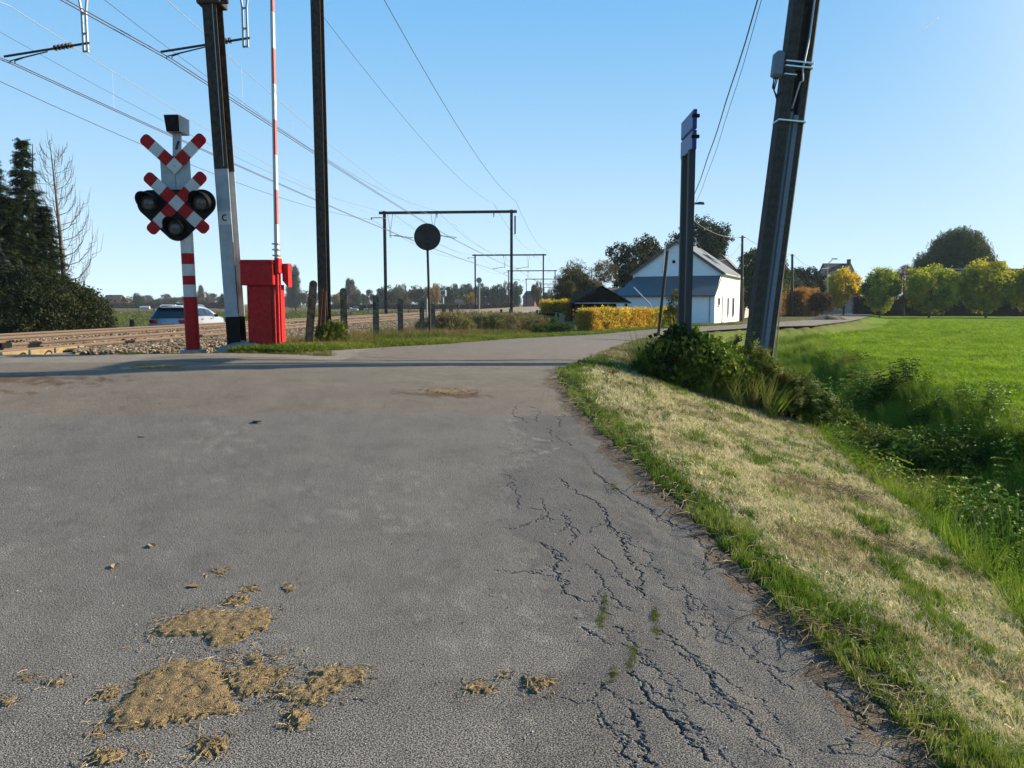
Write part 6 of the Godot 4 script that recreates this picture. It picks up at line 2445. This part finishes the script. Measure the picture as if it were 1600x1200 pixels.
func build_grass() -> void:
	var green := [Color(.06, .12, .012), Color(.12, .2, .018), Color(.19, .27, .03), Color(.3, .32, .08)]
	var straw := [Color(.46, .36, .18), Color(.74, .62, .35), Color(.88, .78, .48), Color(.66, .6, .26)]
	# verge beside the camera: lush along the asphalt, mown and bleached further out
	var b := Buf.new()
	var dry := Buf.new()
	for i in 44000:
		var d := 1.6 + 11.5 * pow(rng.randf(), 1.5)
		var lip := tab(XC, d) - 1.05
		var xr := tab(XR, d)
		var v := rng.randf() * (lip - xr + .25) - .03
		var x := xr + v
		var z := -d
		var p := Vector3(x, H(x, z) - .005, z)
		var n := nz.get_noise_2d(x * 2.2, z * 2.2)
		var n2 := nz2.get_noise_2d(x * 1.2, z * 1.2)
		var lush := 1.0 - smoothstep(.12, .5 + .3 * n, v)
		lush = maxf(lush, .7 * smoothstep(.04, .36, n2 * .6 + n * .5))
		if v < .16 + .12 * n2:
			if rng.randf() < .75:
				continue
		if d > 9.2 and v < .3:
			lush = maxf(lush, .6)
		if rng.randf() < lush:
			var h := rng.randf_range(.05, .125) * (1.0 + .35 * n)
			b.add(p, blade_basis(.075, h), pal(green, p * 2.0))
		else:
			if n2 < -.32 and rng.randf() < .6:
				continue
			var h := rng.randf_range(.035, .085)
			dry.add(p, blade_basis(.07, h, .45), pal(straw, p * 2.0) if rng.randf() < .8 else pal(green, p))
	tag(multi("verge_grass", b, S["grass"], M["blade"]), "lush green grass fringing the broken asphalt edge", "grass", "", "stuff")
	tag(multi("dry_grass", dry, S["short"], M["straw"]), "mown bleached straw-coloured grass on the sloping verge", "grass", "", "stuff")
	# loose straw along the asphalt edge
	var sb := MB.new()
	sb.tube([Vector3(-.5, 0, 0), Vector3(-.1, .12, .06), Vector3(.25, .08, -.03), Vector3(.5, 0, .05)], [.014], 3, false)
	var st := Buf.new()
	for i in 900:
		var d := 1.8 + 8.0 * pow(rng.randf(), 1.4)
		var x := tab(XR, d) + rng.randfn() * .09 + .06
		if rng.randf() < .25:
			d = 2.9 + rng.randfn() * .25
			x = tab(XR, d) + .12 + rng.randfn() * .12
		st.add(Vector3(x, H(x, -d) + .012, -d), Basis.from_euler(Vector3(rng.randfn() * .3, rng.randf() * TAU, rng.randfn() * .25)).scaled(Vector3.ONE * rng.randf_range(.04, .2)), pal([Color(.3, .22, .1), Color(.46, .38, .22), Color(.2, .13, .06)], Vector3(x, d, 0)))
	for q in [[1262, 762], [1335, 778], [1175, 690], [1290, 990], [1090, 640], [1400, 870]]:
		var c := on_ground(q[0], q[1])
		for i in 130:
			var x := c.x + rng.randfn() * .16
			var z := c.z + rng.randfn() * .1
			st.add(Vector3(x, H(x, z) + .03 + rng.randf() * .03, z), Basis.from_euler(Vector3(rng.randfn() * .3, rng.randf() * TAU, rng.randfn() * .25)).scaled(Vector3.ONE * rng.randf_range(.06, .18)), pal([Color(.16, .1, .05), Color(.3, .22, .12), Color(.42, .34, .2)], Vector3(x, z, 0)))
	tag(multi("loose_straw", st, sb.mesh(), M["straw"]), "dry stalks littering the edge of the asphalt", "litter", "", "stuff")
	# ditch: long grass on both banks
	var lg := Buf.new()
	for i in 28000:
		var d := 2.5 + 36.0 * pow(rng.randf(), 1.5)
		var q := rng.randf_range(-1.35, 1.75)
		var x := tab(XC, d) + q
		var p := Vector3(x, H(x, -d) - .02, -d)
		var h := rng.randf_range(.2, .5) * (1.0 + .7 * nz.get_noise_2d(x * 1.5, d * 1.5))
		if q < -1.0 or q > 1.3:
			h *= .7
		lg.add(p, blade_basis(.2, h, .5), pal([Color(.06, .12, .01), Color(.13, .23, .015), Color(.22, .34, .02), Color(.34, .38, .08)], p))
	tag(multi("ditch_grass", lg, S["long"], M["blade"]), "long dark green grass filling the ditch beside the field", "grass", "", "stuff")
	# field: short bright sward, thinning out with distance
	var fg := Buf.new()
	for i in 70000:
		var d := 6.0 + 70.0 * pow(rng.randf(), 2.0)
		var x0 := tab(XC, d) + 1.15 + .35 * nz.get_noise_2d(d * 2.0, 77.0)
		var x := x0 + rng.randf() * maxf(2.0, d * .7 + 6.0 - x0)
		if d > 40:
			x0 = tab(XR, d) + 3.0
			x = x0 + rng.randf() * maxf(2.0, d * .7 + 6 - x0)
		var p := Vector3(x, H(x, -d) - .01, -d)
		var f := 1.0 + d / 25.0
		fg.add(p, blade_basis(.11 * f, rng.randf_range(.05, .1), .3), pal([Color(.14, .24, .004), Color(.21, .35, .006), Color(.28, .44, .01), Color(.36, .48, .03)], p))
	tag(multi("field_grass", fg, S["short"], M["blade"]), "short bright green grass of the field beyond the ditch", "grass", "", "stuff")
	# strip along the lane by the fence posts: mown edge and rough grass behind it
	var mw := Buf.new()
	var rg := Buf.new()
	for i in 16000:
		var d := 11.7 + 38.0 * pow(rng.randf(), 1.6)
		var x := tab(XL, d) - .95 * pow(rng.randf(), .8) + .03
		var p := Vector3(x, H(x, -d), -d)
		mw.add(p, blade_basis(.1 * (1 + d / 40), rng.randf_range(.04, .1), .3), pal([Color(.09, .14, .015), Color(.16, .22, .025), Color(.26, .27, .05)], p))
	for i in 14000:
		var s := 11.9 + 46.0 * pow(rng.randf(), 1.5)
		var l := rng.randf_range(2.0, 6.7)
		var p := rl(s, l, 0)
		var d := -p.z
		if p.x > tab(XL, d) - .6:
			continue
		if l > 6.0 and rng.randf() < .6 or s < 13.2 and l > 4.9:
			continue
		p.y = H(p.x, p.z) - .01
		var h := rng.randf_range(.1, .34) * (1 + .6 * nz.get_noise_2d(p.x * 1.5, p.z * 1.5))
		if s < 13.5:
			h *= .45
		rg.add(p, blade_basis(.16, h, .35), pal([Color(.07, .11, .015), Color(.15, .18, .03), Color(.2, .13, .06), Color(.26, .2, .09)], p * .7))
	tag(multi("lane_grass", mw, S["short"], M["blade"]), "bright mown grass edging the lane below the fence posts", "grass", "", "stuff")
	tag(multi("rough_grass", rg, S["long"], M["blade"]), "rough tall grass among the concrete fence posts", "grass", "", "stuff")
	# small tufts at the crossing and on the corner of the verge past the bend
	var cg := Buf.new()
	for i in 1500:
		var p := on_ground(rng.randf_range(150, 520), rng.randf_range(551, 560))
		if nz2.get_noise_2d(p.x * 1.5, p.z * 4.0) < .02 and p.x < -3.6 or p.z > -11.45:
			continue
		cg.add(p, blade_basis(.06, rng.randf_range(.02, .06)), pal([Color(.1, .13, .02), Color(.2, .2, .05), Color(.24, .2, .1)], p))
	for i in 6000:
		var d := 11.0 + 16.0 * rng.randf()
		var x := tab(XR, d) + rng.randf() * (tab(XC, d) - 1.0 - tab(XR, d))
		var p := Vector3(x, H(x, -d), -d)
		var n := nz.get_noise_2d(x * 2, d * 2)
		cg.add(p, blade_basis(.1, rng.randf_range(.04, .1)), pal([Color(.1, .14, .02), Color(.2, .2, .05), Color(.36, .3, .15), Color(.42, .35, .18)], p))
	tag(multi("corner_grass", cg, S["short"], M["straw"]), "thin grass around the crossing footings and on the verge past the bush", "grass", "", "stuff")
	# grass of the pasture
	var pg := Buf.new()
	for i in 16000:
		var s := 14.0 + 110.0 * pow(rng.randf(), 1.2)
		var l := 22.6 + rng.randf() * (8.0 + s * .7)
		var p := rl(s, l, 0)
		p.y = H(p.x, p.z)
		pg.add(p, blade_basis(.3 + s / 120, rng.randf_range(.06, .14), .3), pal([Color(.09, .12, .03), Color(.14, .17, .045), Color(.2, .2, .07)], p * .4))
	tag(multi("pasture_grass", pg, S["short"], M["blade"]), "grazed grass of the pasture beyond the tracks", "grass", "", "stuff")

func build_bushes() -> void:
	# big bramble bush around the sign posts
	var A := func(px: float, py: float, d: float) -> Vector3: return at(px, py, d)
	var brm := [Color(.015, .03, .006), Color(.06, .11, .01), Color(.16, .24, .02), Color(.28, .34, .04)]
	var lob := [[A.call(1050, 582, 12.0), Vector3(.52, .5, .5)], [A.call(1020, 594, 11.9), Vector3(.32, .36, .36)], [A.call(1100, 582, 12.1), Vector3(.48, .5, .5)], [A.call(1140, 590, 12.2), Vector3(.36, .42, .4)], [A.call(1078, 560, 12.8), Vector3(.45, .42, .45)], [A.call(1062, 548, 12.4), Vector3(.24, .3, .26)]]
	heap_bush("bramble_bush", "dark bramble bush around the feet of the blue sign posts", "bush", lob, brm, 2500, .16, "broad", "", true)
	var wild := Buf.new()
	for i in 420:
		var p: Vector3 = A.call(rng.randf_range(1000, 1215), 560, rng.randf_range(11.6, 13.6))
		p.y = H(p.x, p.z)
		wild.add(p, blade_basis(.28, rng.randf_range(.35, .95), .35), pal([Color(.05, .1, .01), Color(.12, .19, .015), Color(.2, .26, .03), Color(.26, .26, .07)], p))
	tag(multi("wild_grass", wild, S["long"], M["blade"]), "tall wild grass stalks growing through the bramble and weeds", "grass", "", "stuff")
	# leafy weeds by the leaning pole, sprawling into the ditch
	var wc := [Color(.04, .08, .01), Color(.09, .15, .015), Color(.16, .21, .025), Color(.2, .2, .04)]
	var spots := [[1160, 580, 12.4, .42, .75, "leafy green nettles at the foot of the leaning pole"], [1196, 588, 12.4, .42, .6, "bright leafy weeds beside the guy wire"], [1238, 598, 12.2, .5, .45, "leafy weeds on the ditch bank past the guy wire"], [1222, 556, 16.5, .7, .4, "hazy green weeds along the field edge behind the guy wire"], [1290, 600, 13.5, .6, .5, "tangled brown-green weeds across the ditch"], [1375, 640, 11.8, .5, .45, "tuft of weeds on the far bank of the ditch"], [1470, 690, 10.4, .5, .45, "leafy clump overhanging the ditch from the field"]]
	for q in spots:
		var p: Vector3 = A.call(q[0], q[1], q[2])
		var gy := H(p.x, p.z)
		var c := Vector3(p.x, gy + q[4] * .4, p.z)
		heap_bush("weed_clump", q[5], "weeds", [[c, Vector3(q[3], q[4], q[3])], [c + Vector3(.3, -.1, .2), Vector3(q[3] * .7, q[4] * .7, q[3] * .7)]], wc, 300, .17, "weed" if q[0] < 1260 else "fine", "weed clumps along the ditch")
	# tangle of weeds and tall grass choking the ditch
	var tw := Buf.new()
	for i in 3000:
		var d := 3.2 + 20.0 * pow(rng.randf(), 1.3)
		var q := rng.randf_range(-1.25, 1.55)
		var x := tab(XC, d) + q
		var n := nz.get_noise_2d(x * 1.1, d * 1.1)
		if n < -.12 or rng.randf() > .45 + n:
			continue
		var p := Vector3(x, H(x, -d), -d)
		var h := rng.randf_range(.22, .5) * (1.0 + n) * (.6 if q < -.85 else 1.0)
		tw.add(p, blade_basis(h * .55, h, .3), pal([Color(.03, .065, .008), Color(.08, .16, .014), Color(.15, .26, .02), Color(.24, .3, .05)], p))
	tag(multi("ditch_weeds", tw, S["weed"], M["leaf"]), "leafy tangle of weeds choking the ditch beside the field", "weeds", "", "stuff")
	var vw := Buf.new()
	for i in 380:
		var d := 1.8 + 9.5 * pow(rng.randf(), 1.4)
		var x := tab(XR, d) + .12 + absf(rng.randfn()) * .28
		var p := Vector3(x, H(x, -d), -d)
		var h := rng.randf_range(.03, .075)
		vw.add(p, blade_basis(h * 1.3, h, .3), pal([Color(.05, .1, .01), Color(.12, .2, .02), Color(.2, .26, .04)], p))
	tag(multi("verge_weeds", vw, S["weed"], M["leaf"]), "small broad-leaved weeds among the grass along the asphalt", "weeds", "", "stuff")
	# reed-like grass clumps by the ditch
	for q in [[1560, 800, 6.4, "tall bright sedge clump in the ditch"], [1600, 880, 5.5, "wide arching sedge clump in the ditch"], [1490, 770, 7.4, "smaller sedge clump on the ditch's near bank"], [1610, 770, 7.2, "upright sedge clump behind the wide arching one"]]:
		var p: Vector3 = A.call(q[0], q[1], q[2])
		var gy := H(p.x, p.z)
		var t := thing("sedge_clump", q[3], "sedge", Vector3(p.x, gy, p.z), 0, "sedge clumps in the ditch")
		var m := MB.new()
		m.tint = true
		for i in 170:
			var a := rng.randf() * TAU
			var o := Vector3(cos(a), 0, sin(a)) * .32 * sqrt(rng.randf())
			var h := rng.randf_range(.35, .8)
			var dv := Vector3(cos(a + rng.randfn() * .5), 0, sin(a + rng.randfn() * .5)) * rng.randf_range(.1, .55)
			var w := Vector3(-sin(a), 0, cos(a)) * .007
			m.col = pal([Color(.04, .09, .01), Color(.08, .17, .015), Color(.14, .24, .025)], o * 5)
			var pr := o
			for k in 4:
				var f := (k + 1) / 4.0
				var nx := o + dv * f * f + Vector3(0, h * (f - .25 * f * f * dv.length() * 2), 0)
				var w0 := w * (1 - k / 4.4)
				var w1 := w * (1 - (k + 1) / 4.1)
				m.tri(pr - w0, pr + w0, nx + w1)
				m.tri(pr - w0, nx + w1, nx - w1)
				pr = nx
		put("blades", m, M["blade"], t)
	# young tree shoot before the house
	var p2: Vector3 = A.call(1052, 545, 24)
	p2.y = H(p2.x, p2.z)
	heap_bush("sapling", "thin leafy sapling in front of the white lean-to wall", "sapling", [[A.call(1056, 478, 24), Vector3(.28, .5, .28)], [A.call(1050, 498, 24), Vector3(.3, .5, .3)]], [Color(.08, .1, .02), Color(.16, .19, .03), Color(.2, .12, .06)], 260, .09)
	# weeds and briars before the bend
	for q in [[735, 505, 30.0, 1.4, .5, "brown withered weeds along the track by the grey round sign"], [775, 508, 30, 1.1, .45, "withered weed clump before the second portal mast"], [812, 506, 33, 1.3, .5, "grassy brown weeds by the gate"], [845, 508, 34, .9, .45, "low green and brown shrub beside the gate posts"], [870, 516, 33, .8, .3, "low green creeper mound at the lane's bend"], [705, 508, 26, .8, .4, "withered weeds round the tilted fence post"]]:
		var c: Vector3 = A.call(q[0], q[1], q[2])
		c.y = maxf(c.y, H(c.x, c.z) + q[4] * .4)
		heap_bush("withered_weeds", q[5], "weeds", [[c, Vector3(q[3], q[4], .7)], [c + Vector3(-.6, -.05, .2), Vector3(q[3] * .7, q[4] * .8, .6)]], [Color(.17, .12, .07), Color(.32, .25, .12), Color(.22, .25, .06), Color(.36, .3, .15)] if q[0] < 830 else GREEN, 900, .16, "fine", "weeds between track and lane")
	for q in [[1045, 525, 22.0], [520, 535, 14.0]]:
		var c: Vector3 = A.call(q[0], q[1], q[2])
		c.y = H(c.x, c.z) + .15
		heap_bush("dock_plant", "broad-leaved green plant in the grass by the leaning concrete post" if q[0] < 600 else "low leafy weeds on the verge past the bramble bush", "weeds", [[c, Vector3(.32, .25, .32)]], wc, 200, .1, "weed")

# ---------- droppings and leaves on the asphalt ----------
func pat(label: String, pts: Array, h: float, group := "dung pats on the road") -> void:
	var w := []
	h *= .62
	var c := Vector2.ZERO
	for q in pts:
		var g := on_ground(q.x, q.y)
		w.append(Vector2(g.x, g.z))
		c += w[-1]
	c /= w.size()
	var poly := PackedVector2Array()
	for q in w:
		poly.append(q - c)
	var y0 := road_h(c.x, c.y)
	var t := thing("dung_pat", label, "dung", Vector3(c.x, y0, c.y), 0, group)
	var lo := poly[0]
	var hi := poly[0]
	for q in poly:
		lo = lo.min(q)
		hi = hi.max(q)
	var cell := clampf((hi - lo).length() / 60.0, .004, .012)
	lo -= Vector2.ONE * (cell * 2 + .02)
	hi += Vector2.ONE * (cell * 2 + .02)
	var nx := int((hi.x - lo.x) / cell) + 1
	var ny := int((hi.y - lo.y) / cell) + 1
	var m := MB.new()
	var keep := PackedByteArray()
	for j in ny + 1:
		for i in nx + 1:
			var q := lo + Vector2(i, j) * cell
			var wob := Vector2(nz2.get_noise_2d((q.x + c.x) * 14, (q.y + c.y) * 14), nz2.get_noise_2d((q.x + c.x) * 14 + 50, (q.y + c.y) * 14)) * .04
			var inside := Geometry2D.is_point_in_polygon(q + wob, poly)
			var ed := 1e9
			for k in poly.size():
				ed = minf(ed, (q + wob).distance_to(Geometry2D.get_closest_point_to_segment(q + wob, poly[k], poly[(k + 1) % poly.size()])))
			var hh := -.012
			if inside:
				hh = h * (.08 + .92 * smoothstep(0, .045, ed)) * (.75 + .9 * nz2.get_noise_2d((q.x + c.x) * 9, (q.y + c.y) * 9) + .45 * nz2.get_noise_2d((q.x + c.x) * 45, (q.y + c.y) * 45))
			m.v.append(Vector3(q.x, road_h(q.x + c.x, q.y + c.y) - y0 + hh + .004, q.y))
			keep.append(1 if inside else 0)
	for j in ny:
		for i in nx:
			var a := j * (nx + 1) + i
			if keep[a] + keep[a + 1] + keep[a + nx + 1] + keep[a + nx + 2] > 0:
				m.ix.append_array([a, a + nx + 1, a + 1, a + 1, a + nx + 1, a + nx + 2])
	smooth_normals(m)
	put("crust", m, M["dung"], t)
	var fb := MB.new()
	fb.tube([Vector3(-.5, 0, 0), Vector3(0, .06, .03), Vector3(.5, 0, 0)], [.045], 3, false)
	var b := Buf.new()
	var n := int(clampf((hi - lo).x * (hi - lo).y * 2600, 10, 520))
	for i in n:
		var q := Vector2(rng.randf_range(lo.x, hi.x), rng.randf_range(lo.y, hi.y))
		if not Geometry2D.is_point_in_polygon(q, poly) and rng.randf() < .6:
			continue
		var inn := Geometry2D.is_point_in_polygon(q, poly)
		b.add(Vector3(q.x, road_h(q.x + c.x, q.y + c.y) - y0 + (h * rng.randf_range(.5, .95) if inn else .004), q.y), Basis.from_euler(Vector3(rng.randfn() * .3, rng.randf() * TAU, rng.randfn() * .3)).scaled(Vector3.ONE * rng.randf_range(.015, .045)), pal([Color(.2, .13, .05), Color(.42, .31, .15), Color(.55, .45, .26)], Vector3(q.x * 9, 0, q.y * 9)))
	if b.count:
		multi("straw_bits", b, fb.mesh(), M["straw"], t).set_meta("kind", "stuff")

func build_litter() -> void:
	var Z := func(arr: Array) -> Array:
		var out := []
		for i in range(0, arr.size(), 2):
			out.append(Vector2(100 + arr[i] / 2.963, 880 + arr[i + 1] / 2.963))
		return out
	pat("long pale brown dung pat above the largest one", Z.call([415, 300, 480, 270, 560, 235, 650, 212, 730, 220, 780, 240, 860, 212, 940, 208, 955, 260, 940, 310, 870, 325, 800, 370, 720, 395, 670, 385, 640, 340, 560, 340, 480, 345, 425, 335]), .02)
	pat("largest flat brown dung pat on the asphalt", Z.call([230, 765, 200, 700, 260, 640, 320, 590, 340, 540, 430, 480, 520, 460, 600, 460, 690, 450, 715, 480, 730, 540, 770, 580, 760, 640, 810, 660, 815, 695, 740, 705, 640, 710, 590, 735, 540, 745, 490, 735, 470, 755, 380, 765, 330, 775, 240, 770]), .022)
	pat("ragged dung pat joined to the largest one's edge", Z.call([735, 510, 850, 480, 850, 430, 880, 415, 925, 460, 920, 490, 1000, 490, 1050, 510, 960, 540, 950, 590, 880, 615, 790, 610, 775, 580, 745, 550]), .022)
	pat("ragged dung pat with a loose golden crust, apart from the largest", Z.call([960, 610, 1010, 585, 1060, 580, 1120, 570, 1150, 500, 1260, 485, 1390, 490, 1405, 520, 1370, 560, 1300, 575, 1290, 600, 1200, 625, 1180, 655, 1120, 660, 1060, 650, 1010, 635, 960, 640]), .024)
	pat("reddish upright dung lump below the golden-crusted pat", Z.call([990, 770, 1050, 690, 1080, 665, 1140, 710, 1130, 750, 1070, 765]), .03)
	pat("small oval dung lump beside the largest pat", Z.call([140, 630, 160, 600, 245, 575, 250, 600, 200, 635]), .022)
	pat("straw-flecked dung lump under the largest pat's lower end", Z.call([110, 905, 140, 880, 200, 860, 260, 870, 270, 910, 230, 935, 130, 940]), .03)
	pat("rounded dung lump standing alone below the largest pat", Z.call([610, 830, 660, 810, 740, 825, 760, 850, 700, 890, 630, 900]), .032)
	pat("small dung lump just behind the long pale pat", Z.call([735, 185, 770, 150, 855, 155, 850, 180, 800, 200, 750, 200]), .02)
	var small := [[748, 1075, 21, 9, .02, "flat dung crumb between the cracks and the golden-crusted pat"], [838, 1069, 22, 11, .026, "oval dung lump nearest the cracked asphalt"], [787, 1057, 8, 3, .008, "tiny dung crumb between two small lumps"], [343, 894, 11, 6, .012, "small dung crumb beyond the long pale pat"], [390, 921, 12, 5, .012, "thin dung crumb beside the small lump"], [449, 920, 10, 4, .01, "dark dung crumb off the end of the long pale pat"], [10, 1096, 12, 6, .015, "dung crumb at the outer edge of the scatter"], [86, 1067, 14, 5, .012, "dark flattened dung crumb in the scatter"], [40, 1060, 6, 4, .01, "little dung crumb near the flattened one"], [152, 1148, 9, 4, .01, "little dung crumb under the largest pat"], [222, 1179, 8, 4, .01, "little dung crumb between two lumps"], [240, 573, 34, 3.0, .02, "dried dung streak by the crossing footings"], [700, 611, 40, 3.0, .012, "dried dung streak on the older asphalt past the seam"]]
	for q in small:
		var pts := []
		for i in 12:
			var a := TAU * i / 12.0
			var r := 1.0 + .25 * sin(a * 3 + q[0]) + .15 * sin(a * 5)
			pts.append(Vector2(q[0] + cos(a) * q[2] * r, q[1] + sin(a) * q[3] * r))
		pat(q[5], pts, q[4])
	# fallen leaves
	var lm := MB.new()
	for sx in [-1, 1]:
		lm.quad(Vector3(0, 0, -.5), Vector3(.28 * sx, .12, -.1), Vector3(.2 * sx, .1, .3), Vector3(0, .02, .5)) if sx < 0 else lm.quad(Vector3(0, .02, .5), Vector3(.2, .1, .3), Vector3(.28, .12, -.1), Vector3(0, 0, -.5))
	var leaf := lm.mesh()
	plain("leaf_brown", L(.12, .045, .02), .9)
	plain("leaf_tan", L(.24, .14, .06), .9)
	var labs := ["dark brown fallen leaf on the newer asphalt past the pale stain", "orange fallen leaf on the asphalt before the seam", "curled tan leaf just beyond the dung pats", "tan fallen leaf on the asphalt above the dung", "pale fallen leaf on the asphalt towards the cracks"]
	var at_px := [[402, 660], [222, 683], [302, 917], [179, 885], [237, 853]]
	for i in 5:
		var p := on_ground(at_px[i][0], at_px[i][1])
		var o := put("fallen_leaf", leaf, M["leaf_brown"] if i == 0 else M["leaf_tan"])
		o.transform = Transform3D(Basis.from_euler(Vector3(.06, rng.randf() * TAU, .05)).scaled(Vector3.ONE * (.12 if i == 0 else .075)), p + Vector3(0, .003, 0))
		tag(o, labs[i], "leaf", "fallen leaves on the asphalt")
	# loose grit lying on the asphalt
	var gm := MB.new()
	for f in [[0, 1, 2], [0, 2, 3], [0, 3, 1], [4, 2, 1], [4, 3, 2], [4, 1, 3]]:
		var vs := [Vector3(0, .7, 0), Vector3(1, 0, .2), Vector3(-.4, .1, -.9), Vector3(-.7, 0, .8), Vector3(.1, -.5, 0)]
		gm.tri(vs[f[0]], vs[f[1]], vs[f[2]])
	var gb := Buf.new()
	for i in 26000:
		var d := 2.1 + 6.5 * pow(rng.randf(), 1.7)
		var x := rng.randf_range(-.72 * d, minf(tab(XR, d), .72 * d))
		var r := rng.randf_range(.0012, .0034) if rng.randf() < .985 else rng.randf_range(.004, .007)
		gb.add(Vector3(x, road_h(x, -d) + .006 * nz.get_noise_2d(x * 2.5, d * 2.5) + r * .3, -d), Basis(Vector3.UP, rng.randf() * TAU).scaled(Vector3(r, r, r * 1.3)), [Color(.4, .38, .34), Color(.26, .25, .24), Color(.07, .07, .075), Color(.46, .44, .4)][rng.randi() % 4])
	tag(multi("road_grit", gb, gm.mesh(), M["stone_tint"]), "loose stone grit scattered over the worn asphalt", "grit", "", "stuff")
	# moss in the cracks
	var mb := Buf.new()
	for q in [[946, 938], [944, 950], [941, 962], [937, 975], [988, 1012], [991, 1022], [987, 1032], [984, 1040], [959, 1054], [960, 762], [1026, 988], [1024, 962]]:
		for i in 26:
			var p := on_ground(q[0] + rng.randfn() * 2.5, q[1] + rng.randfn() * 5.0)
			mb.add(p + Vector3(0, -.004, 0), blade_basis(.02, rng.randf_range(.008, .018), .3), pal([Color(.09, .12, .015), Color(.2, .21, .03)], p * 20.0))
	tag(multi("crack_moss", mb, S["short"], M["blade"]), "yellow-green moss growing in the asphalt cracks", "moss", "", "stuff")
